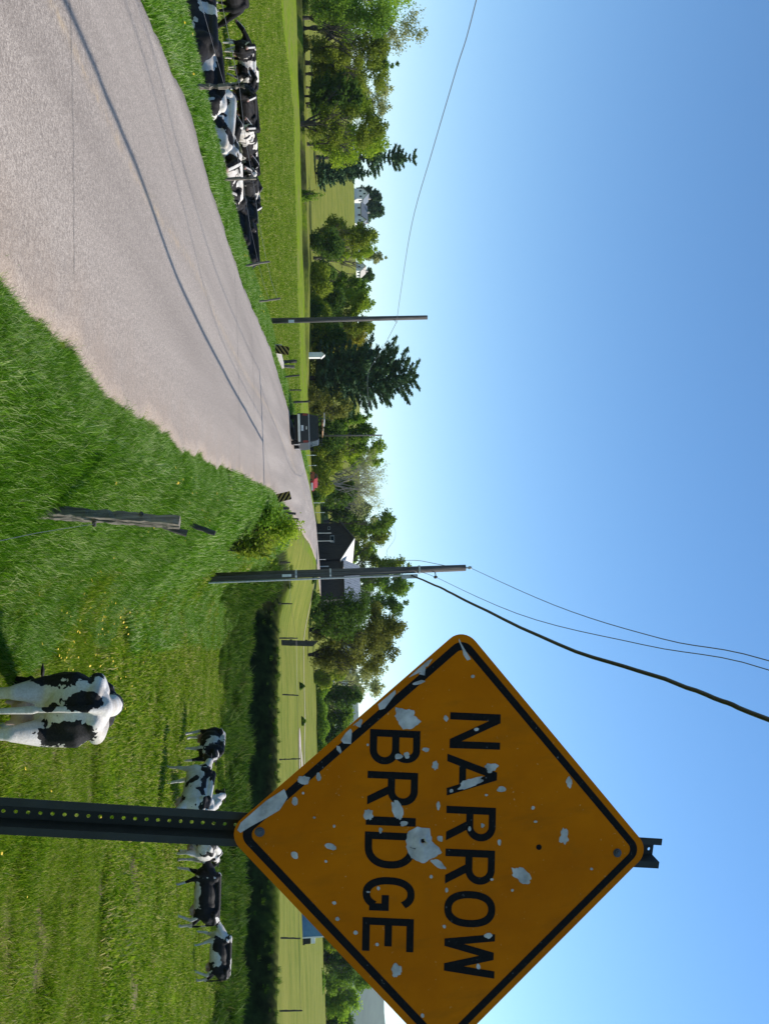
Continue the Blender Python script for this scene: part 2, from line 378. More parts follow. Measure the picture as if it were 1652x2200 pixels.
MB_weed = mat_blade('blade_weed', [(0.15, (0.02, 0.055, 0.005)), (0.5, (0.06, 0.125, 0.01)), (0.78, (0.13, 0.2, 0.025)), (0.95, (0.26, 0.22, 0.10))])
def scatter(name, xs, ys, scl, variants, label=None, zoff=0.0, tilt=0.15):
    if 'pasture' in name: k = rng.random(len(xs)) > .9 * np.clip(dirtf(xs, ys) * 1.5, 0, 1); xs, ys, scl = xs[k], ys[k], scl[k]
    n = len(xs); zs = gz(xs, ys) + zoff
    me = bpy.data.meshes.new(name); me.vertices.add(n)
    me.vertices.foreach_set('co', np.stack([xs, ys, zs], -1).astype(np.float32).ravel())
    a = me.attributes.new('scl', 'FLOAT', 'POINT'); a.data.foreach_set('value', scl.astype(np.float32))
    a = me.attributes.new('rot', 'FLOAT_VECTOR', 'POINT')
    a.data.foreach_set('vector', np.stack([rng.normal(0, tilt, n), rng.normal(0, tilt, n), rng.uniform(0, 6.283, n)], -1).astype(np.float32).ravel())
    o = link(name, me); tag(o, label, kind='stuff')
    ng = bpy.data.node_groups.new(name, 'GeometryNodeTree')
    ng.interface.new_socket('Geometry', in_out='INPUT', socket_type='NodeSocketGeometry')
    ng.interface.new_socket('Geometry', in_out='OUTPUT', socket_type='NodeSocketGeometry')
    gi = ng.nodes.new('NodeGroupInput'); go = ng.nodes.new('NodeGroupOutput')
    iop = ng.nodes.new('GeometryNodeInstanceOnPoints'); jn = ng.nodes.new('GeometryNodeJoinGeometry')
    for v in variants[::-1]:
        oi = ng.nodes.new('GeometryNodeObjectInfo'); oi.inputs['Object'].default_value = v; oi.inputs['As Instance'].default_value = True
        ng.links.new(oi.outputs['Geometry'], jn.inputs[0])
    iop.inputs['Pick Instance'].default_value = True
    ri = ng.nodes.new('FunctionNodeRandomValue'); ri.data_type = 'INT'
    ri.inputs[4].default_value = 0; ri.inputs[5].default_value = len(variants) - 1
    ng.links.new(ri.outputs[2], iop.inputs['Instance Index'])
    na = ng.nodes.new('GeometryNodeInputNamedAttribute'); na.data_type = 'FLOAT_VECTOR'; na.inputs[0].default_value = 'rot'
    e2r = ng.nodes.new('FunctionNodeEulerToRotation'); ng.links.new(na.outputs[0], e2r.inputs[0]); ng.links.new(e2r.outputs[0], iop.inputs['Rotation'])
    ns = ng.nodes.new('GeometryNodeInputNamedAttribute'); ns.data_type = 'FLOAT'; ns.inputs[0].default_value = 'scl'
    ng.links.new(ns.outputs[0], iop.inputs['Scale'])
    ng.links.new(gi.outputs[0], iop.inputs['Points']); ng.links.new(jn.outputs[0], iop.inputs['Instance']); ng.links.new(iop.outputs[0], go.inputs[0])
    md = o.modifiers.new('scatter', 'NODES'); md.node_group = ng
    return o
def in_view(x, y, z, m=60):
    d = np.stack([x, y, z - HC], -1); f = d @ np.array(_F); u = d @ np.array(RT) / f * FPX + 1100; p = d @ np.array(UP) / f * FPX + 826
    return (f > .5) & (u > -m) & (u < 2200 + m) & (p > -m) & (p < 1652 + m)
def points(n, x0, x1, y0, y1, cond, ypow=1.0, vp=None):
    xs = rng.uniform(x0, x1, n); t = rng.random(n); ys = y0 + (y1 - y0) * t ** ypow
    k = cond(xs, ys); xs, ys = xs[k], ys[k]
    k = in_view(xs, ys, gz(xs, ys), 90); return xs[k], ys[k]
tall = [clump_mesh('grass_tuft', 30, .12, .15, .006, MB_lush, .75, s) for s in range(4)]
short = [clump_mesh('grass_tuft', 26, .13, .075, .007, MB_past, .7, 10 + s) for s in range(4)]
midc = [clump_mesh('grass_tuft', 22, .13, .17, .012, MB_lush, .6, 20 + s) for s in range(3)]
weed = [clump_mesh('weed_tuft', 40, .28, .5, .035, MB_weed, .7, 30 + s) for s in range(3)]
far_s = [clump_mesh('grass_tuft', 22, .22, .11, .02, MB_past, .8, 40 + s) for s in range(3)]
# right bank beside the road
xs, ys = points(85000, -1.6, 2.4, 4.0, 20, lambda x, y: (x > xr(y) - 0.06 + 0.04 * np.sin(y * 3.1) + .05 * np.sin(y * 7.7 + 2) + .03 * np.sin(y * 17)) & (x < xr(y) + 1.6 + .07 * y + 0.3 * np.sin(y * 1.3)), 1.6)
scatter('bank_grass', xs, ys, rng.uniform(.45, 1.1, len(xs)) * (1 + .45 * np.clip(np.sin(xs * 3.3 + ys) * np.sin(ys * 1.9 + .6), 0, 1)) * np.where(xs < xr(ys) + .3, .6, 1.0), tall)
xs, ys = points(26000, -1.6, 6, 18, 50, lambda x, y: (x > xr(y) + 0.05) & (x < xr(y) + 1.2 + .13 * y), 1.2)
scatter('bank_grass', xs, ys, rng.uniform(.7, 1.6, len(xs)), midc)
xs, ys = points(9000, -1.8, 1, 4.0, 30, lambda x, y: np.abs(x - xr(y) + .03) < .16, 1.6)
scatter('bank_grass', xs, ys, rng.uniform(.25, .75, len(xs)), tall)
# pasture on the right
xs, ys = points(170000, -.4, 12, 6.0, 16, lambda x, y: (x > xr(y) + 1.5), 1.3)
clumpy = np.sin(xs * 3.1 + 1.7 * np.sin(ys * 1.3)) * np.sin(ys * 2.9 + 1.1 * np.sin(xs * 1.9)); k = rng.random(len(xs)) < .62 + .45 * clumpy; xs, ys, clumpy = xs[k], ys[k], clumpy[k]
scatter('pasture_grass', xs, ys, rng.uniform(.5, 1.25, len(xs)) * (1 + .75 * np.clip(clumpy, 0, 1)), short)
xs, ys = points(110000, 0, 26, 15, 46, lambda x, y: (x > xr(y) + 2.5) & (y < yscarp(x) - 5), 1.2)
clumpy = np.sin(xs * 1.6 + 1.7 * np.sin(ys * .8)) * np.sin(ys * 1.5 + 1.1 * np.sin(xs * 1.1)); k = rng.random(len(xs)) < .6 + .45 * clumpy; xs, ys, clumpy = xs[k], ys[k], clumpy[k]
scatter('pasture_grass', xs, ys, rng.uniform(.5, 1.2, len(xs)) * (1 + .7 * np.clip(clumpy, 0, 1)), far_s)
# rough weeds on the creek side
xs, ys = points(13000, 2.5, 34, 34, 62, lambda x, y: (y > yscarp(x) - 17.5 + 1.0 * np.sin(x * .8)) & (y < yscarp(x) - 1.2) & (x > xr(y) + 2.5), 1.0)
scatter('creek_weeds', xs, ys, rng.uniform(.3, 1.35, len(xs)) * np.interp(ys - yscarp(xs), [-17, -8, -1], [.8, 1.3, 1.1]) * (.75 + .6 * np.sin(xs * 1.9 + 2 * np.sin(ys * .7)) * np.sin(ys * 1.3)), weed)
xs, ys = points(3500, 3, 34, 40, 66, lambda x, y: (np.abs(y - yscarp(x) - .3) < .5) & (x > xr(y) + 2.5), 1.0)
scatter('creek_weeds', xs, ys, rng.uniform(.3, .7, len(xs)), weed)
# left verge and pasture
xs, ys = points(60000, -9, -5, 8, 45, lambda x, y: (x < xl(y) + .02 + .04 * np.sin(y * 3)) & (x > xl(y) - 2.2), 1.5)
scatter('verge_grass', xs, ys, rng.uniform(.4, 1.05, len(xs)), midc)
xs, ys = points(6000, -12, -4, 44, 110, lambda x, y: (x < xl(y)) & (x > xl(y) - 3), 1.2)
scatter('verge_grass', xs, ys, rng.uniform(.8, 1.6, len(xs)), midc)
xs, ys = points(90000, -50, -7, 14, 110, lambda x, y: (x < xl(y) - 2.0), 1.5)
scatter('pasture_grass', xs, ys, rng.uniform(.5, 1.3, len(xs)) * (1 + ys / 90), far_s)
# dandelions
def flower(name):
    mb = MB(); vs = [(0, 0, .004)] + [(math.cos(k * .785) * .022, math.sin(k * .785) * .022, 0) for k in range(8)]
    mb.add(vs, [(0, 1 + k, 1 + (k + 1) % 8) for k in range(8)])
    me = bpy.data.meshes.new(name); me.from_pydata(mb.v, [], mb.f); me.materials.append(mat_noise('petal_yellow', (0.6, 0.38, 0.01), (0.85, 0.6, 0.03), 30, 0.7, bstr=0)); return unlinked(name, me)
fl = [flower('dandelion_head')]
fx, fy = [], []
for cx, cy, s, n in ((.9, 14, .9, 130), (1.6, 17, 1.4, 200), (.6, 20, 1.0, 160), (2.2, 12, 1.1, 60), (1.0, 22, .9, 120), (.3, 9.5, .4, 8), (2.0, 30, 1.5, 90), (-7.5, 31, .7, 60), (-7.7, 40, .8, 50), (-7.2, 12, 1, 25), (-7.0, 24, .8, 20)):
    fx += list(rng.normal(cx, s, n)); fy += list(rng.normal(cy, s * 1.6, n))
fx, fy = np.array(fx), np.array(fy); k = (fx > xr(fy) + .3) | (fx < xl(fy) - .3); fx, fy = fx[k], fy[k]
scatter('dandelions', fx, fy, rng.uniform(.5, 1.1, len(fx)), fl, zoff=.13, tilt=.3)

# ---------------------------------------------------------------- the sign
M_panel, nt, b, _ = new_mat('sign_yellow')
v = obj_co(nt); n1 = tnoise(nt, 5, 5, 0.65, v); n2 = tnoise(nt, 90, 2, 0.7, v); n3 = tnoise(nt, 14, 4, 0.7, v)
col = ramp(nt, n1, [(0.3, (0.37, 0.099, 0.0004)), (0.7, (0.47, 0.134, 0.0008))])
col = mix(nt, ramp(nt, n3, [(0.6, (0,) * 3), (0.85, (.45,) * 3)]), col, (0.25, 0.10, 0.01))
col = mix(nt, ramp(nt, n2, [(0.70, (0,) * 3), (0.80, (.7,) * 3)]), col, (0.6, 0.42, 0.2))
nt.links.new(col, b.inputs['Base Color']); b.inputs['Roughness'].default_value = 0.7; b.inputs['Specular IOR Level'].default_value = 0.05
mp = nt.nodes.new('ShaderNodeMapping'); mp.inputs['Scale'].default_value = (14, 14, 1.2); nt.links.new(v, mp.inputs[0]); ns_ = tnoise(nt, 1.6, 5, .7, mp.outputs[0])
col = mix(nt, ramp(nt, ns_, [(0.52, (0,) * 3), (0.8, (.5,) * 3)]), col, (0.20, 0.075, 0.006))
nt.links.new(col, b.inputs['Base Color'])
bump(nt, b, n1, 0.15, 0.01)
M_black, nt, b, _ = new_mat('sign_black')
v = obj_co(nt); n2 = tnoise(nt, 120, 2, 0.7, v)
nt.links.new(ramp(nt, n2, [(0.3, (0.006, 0.006, 0.007)), (0.70, (0.010, 0.010, 0.011)), (0.79, (0.17, 0.17, 0.18))]), b.inputs['Base Color']); b.inputs['Roughness'].default_value = 0.7
b.inputs['Specular IOR Level'].default_value = 0.06
M_alu = mat_noise('bare_aluminium', (0.19, 0.195, 0.205), (0.48, 0.48, 0.50), 25, 0.7, 0.0, 0.2)
M_post = mat_noise('post_green_steel', (0.006, 0.009, 0.008), (0.016, 0.021, 0.019), 12, 0.75, 0.0, 0.2)
M_bolt = mat_noise('bolt_steel', (0.03, 0.035, 0.045), (0.07, 0.08, 0.095), 40, 0.5, 0.3, 0.1)
def cam2w(x, y, d): return CAM + RT * x + UP * y + _F * d
T0 = (0.80681727, 0.16555913, 2.15980364); C1 = (0.9732611, -0.05349276, -0.02355265); C2 = (0.1412323, 0.97751246, 0.27407664)
S0 = cam2w(*T0); SX = cam2w(*C1) - CAM; SY = cam2w(*C2) - CAM; SN = SX.cross(SY).normalized()   # SN points away? make it face the camera
if SN.dot(CAM - S0) < 0: SN = -SN
base_xy = S0 - Vector((0, 0, 0))
sign_origin = Vector((S0.x - .06, S0.y - .25, gzf(S0.x - .06, S0.y - .25)))
sign = thing('warning_sign', sign_origin, 'orange-yellow diamond NARROW BRIDGE warning sign with chipped paint on a green steel post', 'road sign')
def spt(x, y, z=0.0): return S0 + SX * x + SY * y + SN * z - sign_origin
Hm = np.array([[C1[0], C2[0], T0[0]], [C1[1], C2[1], T0[1]], [C1[2], C2[2], T0[2]]]); Hi = np.linalg.inv(Hm)
def sloc(U, P):
    q = Hi @ np.array([(U - 1100) / FPX, (P - 826) / FPX, 1.0]); return q[0] / q[2], q[1] / q[2]
def rdiamond(h, r, n=8):
    pts = []
    for k in range(4):
        a = k * math.pi / 2; dd = h - r * math.sqrt(2); cx, cy = dd * math.cos(a), dd * math.sin(a)
        for j in range(n + 1):
            t = a - math.pi / 4 + math.pi / 2 * j / n; pts.append((cx + r * math.cos(t), cy + r * math.sin(t)))
    return pts
def clip_plate(pts, h=.5325):
    for sx in (1, -1):
        for sy in (1, -1):
            f = lambda p: h - sx * p[0] - sy * p[1]; out = []
            for i in range(len(pts)):
                a, c = pts[i], pts[(i + 1) % len(pts)]; fa, fc = f(a), f(c)
                if fa >= 0: out.append(a)
                if (fa >= 0) != (fc >= 0): t_ = fa / (fa - fc); out.append((a[0] + (c[0] - a[0]) * t_, a[1] + (c[1] - a[1]) * t_))
            pts = out
    return pts
def sheet(mb, pts, z0, z1):
    n = len(pts); mb.add([spt(p[0], p[1], z0) for p in pts] + [spt(p[0], p[1], z1) for p in pts],
        [tuple(range(n))[::-1], tuple(range(n, 2 * n))] + [(i, (i + 1) % n, (i + 1) % n + n, i + n) for i in range(n)])
mb = MB(); sheet(mb, rdiamond(.5388, .045), -.0025, 0); mb.build('sign_panel', M_panel, sign)
mb = MB(); a, c = rdiamond(.5388 - .017 * 1.414, .034), rdiamond(.5388 - .017 * 1.414 - .0185 * 1.414, .02); n = len(a)
vs = [spt(p[0], p[1], .0006) for p in a] + [spt(p[0], p[1], .0006) for p in c] + [spt(p[0], p[1], -.0005) for p in a] + [spt(p[0], p[1], -.0005) for p in c]
fs = []
for i in range(n):
    j = (i + 1) % n; fs += [(i, j, j + n, i + n), (i, i + 2 * n, j + 2 * n, j), (i + n, j + n, j + 3 * n, i + 3 * n)]
mb.add(vs, fs); mb.build('black_border', M_black, sign)
# letters
TK = .142
def q(*p): return list(p)
def bar(x0, y0, x1, y1): return [(x0, y0), (x1, y0), (x1, y1), (x0, y1)]
def arc(cx, cy, rx, ry, a0, a1, n=18, e=1.0, t=TK):
    out = []
    for i in range(n):
        qd = []
        for (a, inner) in ((a0 + (a1 - a0) * i / n, 0), (a0 + (a1 - a0) * (i + 1) / n, 0), (a0 + (a1 - a0) * (i + 1) / n, 1), (a0 + (a1 - a0) * i / n, 1)):
            co, si = math.cos(R(a)), math.sin(R(a)); f = lambda v: math.copysign(abs(v) ** e, v)
            qd.append((cx + f(co) * (rx - t * inner), cy + f(si) * (ry - t * inner)))
        out.append(qd)
    return out
t = TK
def L_R(w): return [bar(0, 0, t, 1), bar(t, 1 - t, w - .29, 1), bar(t, .40, w - .29, .40 + t)] + arc(w - .29, .70, .29, .30, -90, 90) + [[(w * .42, .42), (w * .42 + t * 1.1, .44), (w, 0), (w - t * 1.15, 0)]]
LET = {
 'N': (.71, [bar(0, 0, t, 1), bar(.71 - t, 0, .71, 1), [(t * .2, 1), (t * 1.25, 1), (.71 - t * .2, 0), (.71 - t * 1.25, 0)]]),
 'A': (.83, [[(0, 0), (t * 1.05, 0), (.415 + t * .55, 1), (.415 - t * .55, 1)], [(.83 - t * 1.05, 0), (.83, 0), (.415 + t * .55, 1), (.415 - t * .55, 1)], bar(.2, .24, .63, .24 + t * .95)]),
 'R': (.67, L_R(.67)),
 'O': (.72, arc(.36, .5, .36, .51, 0, 360, 40, .86)),
 'W': (.88, [[(0, 1), (t, 1), (.27, 0), (.27 - t, 0)], [(.27 - t, 0), (.27, 0), (.44 + t * .5, .98), (.44 - t * .5, .98)], [(.44 - t * .5, .98), (.44 + t * .5, .98), (.61 + t, 0), (.61, 0)], [(.61, 0), (.61 + t, 0), (.88, 1), (.88 - t, 1)]]),
 'B': (.69, [bar(0, 0, t, 1), bar(t, 1 - t, .42, 1), bar(t, .44, .42, .44 + t), bar(t, 0, .42, t)] + arc(.40, .72, .25, .28, -90, 90) + arc(.40, .29, .29, .29, -90, 90)),
 'I': (.145, [bar(0, 0, t, 1)]),
 'D': (.71, [bar(0, 0, t, 1), bar(t, 1 - t, .3, 1), bar(t, 0, .3, t)] + arc(.29, .5, .42, .5, -90, 90, 20, .9)),
 'G': (.67, arc(.335, .5, .335, .51, 38, 322, 32, .88) + [bar(.36, .36, .67, .36 + t), bar(.67 - t, .12, .67, .40)]),
 'E': (.65, [bar(0, 0, t, 1), bar(t, 1 - t, .65, 1), bar(t, .43, .55, .43 + t), bar(t, 0, .65, t)]),
}
H1 = [('N', 1530, 1607, 967, 1075), ('A', 1619, 1709, 961, 1068), ('R', 1731, 1805, 959, 1065), ('R', 1823, 1898, 957, 1063), ('O', 1912, 1990, 956, 1063), ('W', 2002, 2099, 955, 1063)]
H2 = [('B', 1566, 1641, 795, 903), ('R', 1656, 1728, 790, 898), ('I', 1753, 1772, 786, 893), ('D', 1786, 1864, 784, 893), ('G', 1882, 1955, 781, 890), ('E', 1970, 2042, 779, 889)]
for row in (H1, H2):
    for ch, u0, u1, p0, p1 in row:
        bl = sloc(u0, p0); br = sloc(u1, p0 - .02 * (u1 - u0)); tl_ = sloc(u0 + (p1 - p0) * .045, p1)
        bx, by = np.array(bl), np.array(br); ex = (by - bx); ey = (np.array(tl_) - bx)
        w, polys = LET[ch]; mb = MB()
        for i, pl in enumerate(polys):
            pts = [bx + ex * (px / w) + ey * py for px, py in pl]; n = len(pts); zz = .0007 + (i % 6) * .00006
            mb.add([spt(p[0], p[1], zz) for p in pts] + [spt(p[0], p[1], -.0003) for p in pts], [tuple(range(n))] + [(k, (k + 1) % n, (k + 1) % n + n, k + n) for k in range(n)])
        mb.build('letter', M_black, sign)
# chips of missing paint  (U, P, size along U, size along P, lean)
chips = [(1541, 873, 44, 56, .2), (1681, 1010, 20, 54, -.3), (1649, 1055, 22, 28, 0), (1695, 1077, 14, 22, 0), (1880, 1119, 36, 42, .3), (1797, 1211, 36, 20, 0),
 (1739, 853, 42, 26, .7), (1750, 792, 27, 22, 0), (1675, 652, 20, 28, 0), (1669, 684, 18, 10, 0), (1721, 634, 18, 13, 0), (1467, 898, 10, 33, -.2), (1549, 759, 20, 18, 0),
 (1681, 1221, 23, 13, .3), (2085, 851, 32, 23, 0), (2010, 1048, 13, 18, 0), (2077, 1027, 13, 9, 0), (2004, 764, 9, 9, 0), (1974, 725, 9, 9, 0), (1940, 718, 8, 9, 0),
 (2029, 810, 8, 10, 0), (1908, 813, 8, 7, 0), (1916, 791, 5, 11, 0), (1855, 940, 16, 36, .5), (1883, 926, 9, 9, 0), (1819, 711, 14, 25, .2), (1625, 856, 13, 16, 0), (1623, 874, 14, 14, 0),
 (1610, 915, 11, 17, 0), (1644, 935, 20, 13, 0), (1731, 941, 17, 9, 0), (1802, 945, 14, 14, 0), (1769, 867, 13, 15, 0), (1784, 817, 13, 9, 0), (1809, 1072, 15, 8, 0), (1736, 1144, 8, 8, 0),
 (1773, 1036, 10, 9, 0), (1699, 969, 9, 9, 0), (1912, 959, 10, 7, 0), (1708, 1044, 6, 8, 0), (1543, 958, 13, 9, 0), (2181, 907, 9, 8, 0), (1836, 632, 18, 18, .2), (1567, 1023, 9, 11, 0),
 (1453, 1015, 8, 8, 0), (1765, 1150, 5, 8, 0), (1867, 1270, 6, 7, 0), (1912, 1100, 6, 6, 0), (1850, 700, 6, 6, 0), (1889, 1056, 6, 7, 0), (1780, 1008, 12, 7, 0), (1600, 790, 6, 6, 0),
 (1990, 954, 8, 7, 0), (1704, 651, 6, 6, 0), (1756, 675, 6, 7, 0), (1775, 718, 7, 6, 0)]
edge_chips = [  # pieces gone at the rim, traced as outlines (U, P)
 [(1688, 604), (1706, 611), (1733, 594), (1752, 562), (1766, 536), (1778, 516), (1782, 510), (1776, 503), (1757, 512), (1719, 556)],
 [(1558, 746), (1563, 749), (1591, 747), (1590, 731), (1583, 725), (1568, 735)],
 [(1408, 922), (1424, 912), (1426, 907), (1444, 905), (1441, 892), (1436, 897), (1448, 872), (1446, 868), (1436, 877), (1417, 901)],
 [(1475, 842), (1483, 843), (1515, 819), (1518, 808), (1506, 805), (1490, 824)],
 [(1372, 986), (1382, 990), (1416, 1011), (1419, 1003), (1407, 995), (1396, 993), (1376, 985)],
 [(1603, 716), (1612, 724), (1608, 727), (1596, 723), (1595, 716)],
 [(1536, 767), (1540, 772), (1556, 767), (1552, 757)]]
def blob(cx, cy, rx, ry, lean, n):
    out = []; rr_ = [rnd.uniform(.55, 1.2) for _ in range(n)]
    for k in range(n):
        a = 2 * math.pi * k / n; s = .3 * rr_[k - 1] + .4 * rr_[k] + .3 * rr_[(k + 1) % n] + rnd.uniform(-.09, .09); x, y = rx * s * math.cos(a), ry * s * math.sin(a); out.append((cx + x + lean * y, cy + y))
    return out
big = []
for k, (u, p, su, sp, ln) in enumerate(chips):
    pts = blob(u, p, su / 2 * 1.08, sp / 2 * 1.08, ln, 30 if su > 18 else (16 if su > 9 else 9))
    mb = MB(); sheet(mb, clip_plate([sloc(*a) for a in pts]), .0002, .0011 + (k % 5) * .00005); mb.build('paint_chip', M_alu, sign)
for ci_, pts in enumerate(edge_chips):
    if ci_ != 4: pts = [(u + 7, p + 7) for u, p in pts]
    mb = MB(); sheet(mb, clip_plate([sloc(*a) for a in pts]), -.0001, .0013); mb.build('paint_chip', M_alu, sign)
# the big bullet mark: ring of bare metal dished towards a hole
mb = MB(); cu, cp = 1805, 908; outl = [(1775, 897), (1780, 922), (1795, 926), (1808, 927), (1818, 940), (1830, 948), (1840, 938), (1846, 922), (1855, 911), (1850, 895), (1843, 884), (1826, 874), (1806, 872), (1787, 876)]
dense = []
for i in range(len(outl)):
    a, c = outl[i], outl[(i + 1) % len(outl)]
    for j in range(3): dense.append((a[0] + (c[0] - a[0]) * j / 3 + rnd.uniform(-1.5, 1.5), a[1] + (c[1] - a[1]) * j / 3 + rnd.uniform(-1.5, 1.5)))
n = len(dense); rings = []
for s, z in ((1, .0012), (.55, .0022), (.3, .0058), (.17, .0050), (.12, .0015)):
    rings += [spt(*sloc(cu + (u - cu) * s, cp + (p - cp) * s), z) for u, p in dense]
mb.add(rings, [(r_ * n + i, r_ * n + (i + 1) % n, (r_ + 1) * n + (i + 1) % n, (r_ + 1) * n + i) for r_ in range(4) for i in range(n)])
mb.build('bullet_mark', M_alu, sign, smooth=True)
mb = MB(); sheet(mb, [sloc(cu + 4.5 * math.cos(k * .6), cp + 4.5 * math.sin(k * .6)) for k in range(10)], .0012, .0024); mb.build('bullet_hole', M_black, sign)
mb = MB(); sheet(mb, [sloc(*a) for a in ((1819, 879), (1821, 884), (1824, 892), (1822, 892), (1822, 885), (1819, 882))], .0016, .0023); mb.build('paint_remnant', M_black, sign)
mb = MB(); sheet(mb, [sloc(1820 + 6 * math.cos(k * .52), 1157 + 6 * math.sin(k * .52)) for k in range(12)], .0002, .0009); mb.build('punched_hole', M_black, sign)
for u, p in ((1787, 558), (1832, 1325)):
    mb = MB(); c = sloc(u, p)
    for s, z0, z1 in ((.0115, .0005, .002), (.0085, .002, .006), (.005, .006, .0085)):
        sheet(mb, [(c[0] + s * math.cos(k * .524), c[1] + s * math.sin(k * .524)) for k in range(12)], z0, z1)
    mb.build('bolt', M_bolt, sign)
# post: hat-section channel with punched holes, flanges to the camera
pb, pt_ = cam2w((1755 - 1100) / FPX * 2.0, (0 - 826) / FPX * 2.0, 2.0), None
def cpt(U, P, D): return cam2w((U - 1100) / FPX * D, (P - 826) / FPX * D, D)
pA, pB = cpt(1755, 0, 1.885), cpt(1836, 1421, 2.345)
pdir = (pB - pA).normalized(); plen = (pB - pA).length
ext = (pA.z - gzf(pA.x, pA.y) + .25) / pdir.z
pax = SX.normalized(); pax = (pax - pdir * pax.dot(pdir)).normalized(); pbk = pax.cross(pdir).normalized()
if pbk.dot(_F) < 0: pbk = -pbk
def ppt(u, d, s): return pA + pax * u + pbk * (d + .006) + pdir * s - sign_origin
mb = MB(); prof = [(-.039, 0), (-.022, 0), (-.0145, .034), (.0145, .034), (.022, 0), (.039, 0)]
thk = .0028
s0, s1 = -ext, plen
for (a, c) in ((0, 1), (1, 2), (3, 4), (4, 5)):
    p0, p1 = prof[a], prof[c]; nx_, ny_ = -(p1[1] - p0[1]), (p1[0] - p0[0]); ln = math.hypot(nx_, ny_); ox, oy = nx_ / ln * thk, ny_ / ln * thk
    vs = [ppt(p0[0], p0[1], s0), ppt(p1[0], p1[1], s0), ppt(p1[0] + ox, p1[1] + oy, s0), ppt(p0[0] + ox, p0[1] + oy, s0)]
    vs += [ppt(p0[0], p0[1], s1), ppt(p1[0], p1[1], s1), ppt(p1[0] + ox, p1[1] + oy, s1), ppt(p0[0] + ox, p0[1] + oy, s1)]
    mb.add(vs, [(0, 1, 2, 3), (4, 5, 6, 7), (0, 1, 5, 4), (1, 2, 6, 5), (2, 3, 7, 6), (3, 0, 4, 7)])
hs = .0254; nh = int((s1 - s0) / hs)
for k in range(nh):
    a0 = s1 - (k + 1) * hs; cs = a0 + hs / 2
    oc = [(.0046 * math.cos(R(22.5 + 45 * j)), .0046 * math.sin(R(22.5 + 45 * j))) for j in range(8)]
    sq = [(.0145, .3 * hs), (.3 * .0145, hs / 2), (-.3 * .0145, hs / 2), (-.0145, .3 * hs), (-.0145, -.3 * hs), (-.3 * .0145, -hs / 2), (.3 * .0145, -hs / 2), (.0145, -.3 * hs)]
    fr = [ppt(x, .034, cs + y) for x, y in sq] + [ppt(x, .034, cs + y) for x, y in oc] + [ppt(x, .034 + thk, cs + y) for x, y in oc]
    fr += [ppt(.0145, .034, a0 + hs), ppt(-.0145, .034, a0 + hs), ppt(-.0145, .034, a0), ppt(.0145, .034, a0)]
    fs = [(j, (j + 1) % 8, (j + 1) % 8 + 8, j + 8) for j in range(8)] + [(j + 8, (j + 1) % 8 + 8, (j + 1) % 8 + 16, j + 16) for j in range(8)]
    fs += [(0, 24, 1), (2, 25, 3), (4, 26, 5), (6, 27, 7)]
    mb.add(fr, fs)
mb.build('post', M_post, sign)

# ---------------------------------------------------------------- cows
def ell(mb, c, r, rot=None, n=12, m=8):
    vs = [Vector((0, 0, -1))] + [Vector((math.cos(2 * math.pi * k / n) * math.cos(-1.5708 + math.pi * j / m), math.sin(2 * math.pi * k / n) * math.cos(-1.5708 + math.pi * j / m), math.sin(-1.5708 + math.pi * j / m))) for j in range(1, m) for k in range(n)] + [Vector((0, 0, 1))]
    vs = [Vector((v.x * r[0], v.y * r[1], v.z * r[2])) for v in vs]
    if rot is not None: vs = [rot @ v for v in vs]
    vs = [v + Vector(c) for v in vs]; L = len(vs) - 1
    fs = [(0, 1 + (k + 1) % n, 1 + k) for k in range(n)] + [(1 + j * n + k, 1 + j * n + (k + 1) % n, 1 + (j + 1) * n + (k + 1) % n, 1 + (j + 1) * n + k) for j in range(m - 2) for k in range(n)]
    fs += [(L, 1 + (m - 2) * n + k, 1 + (m - 2) * n + (k + 1) % n) for k in range(n)]
    mb.add(vs, fs)
def cap(mb, a, b, ra, rb, flat=1.0):
    a, b = Vector(a), Vector(b); d = b - a; q_ = d.to_track_quat('Z', 'Y').to_matrix(); n = 12
    prof = [(-ra, 0), (-ra * .7, ra * .7), (0, ra), (d.length, rb), (d.length + rb * .7, rb * .7), (d.length + rb, 0)]
    vs = []
    for z, r in prof: vs += [a + q_ @ Vector((max(r, .002) * math.cos(2 * math.pi * k / n), max(r, .002) * math.sin(2 * math.pi * k / n) * flat, z)) for k in range(n)]
    fs = [(i * n + k, i * n + (k + 1) % n, (i + 1) * n + (k + 1) % n, (i + 1) * n + k) for i in range(5) for k in range(n)] + [tuple(range(n))[::-1], tuple(range(5 * n, 6 * n))]
    mb.add(vs, fs)
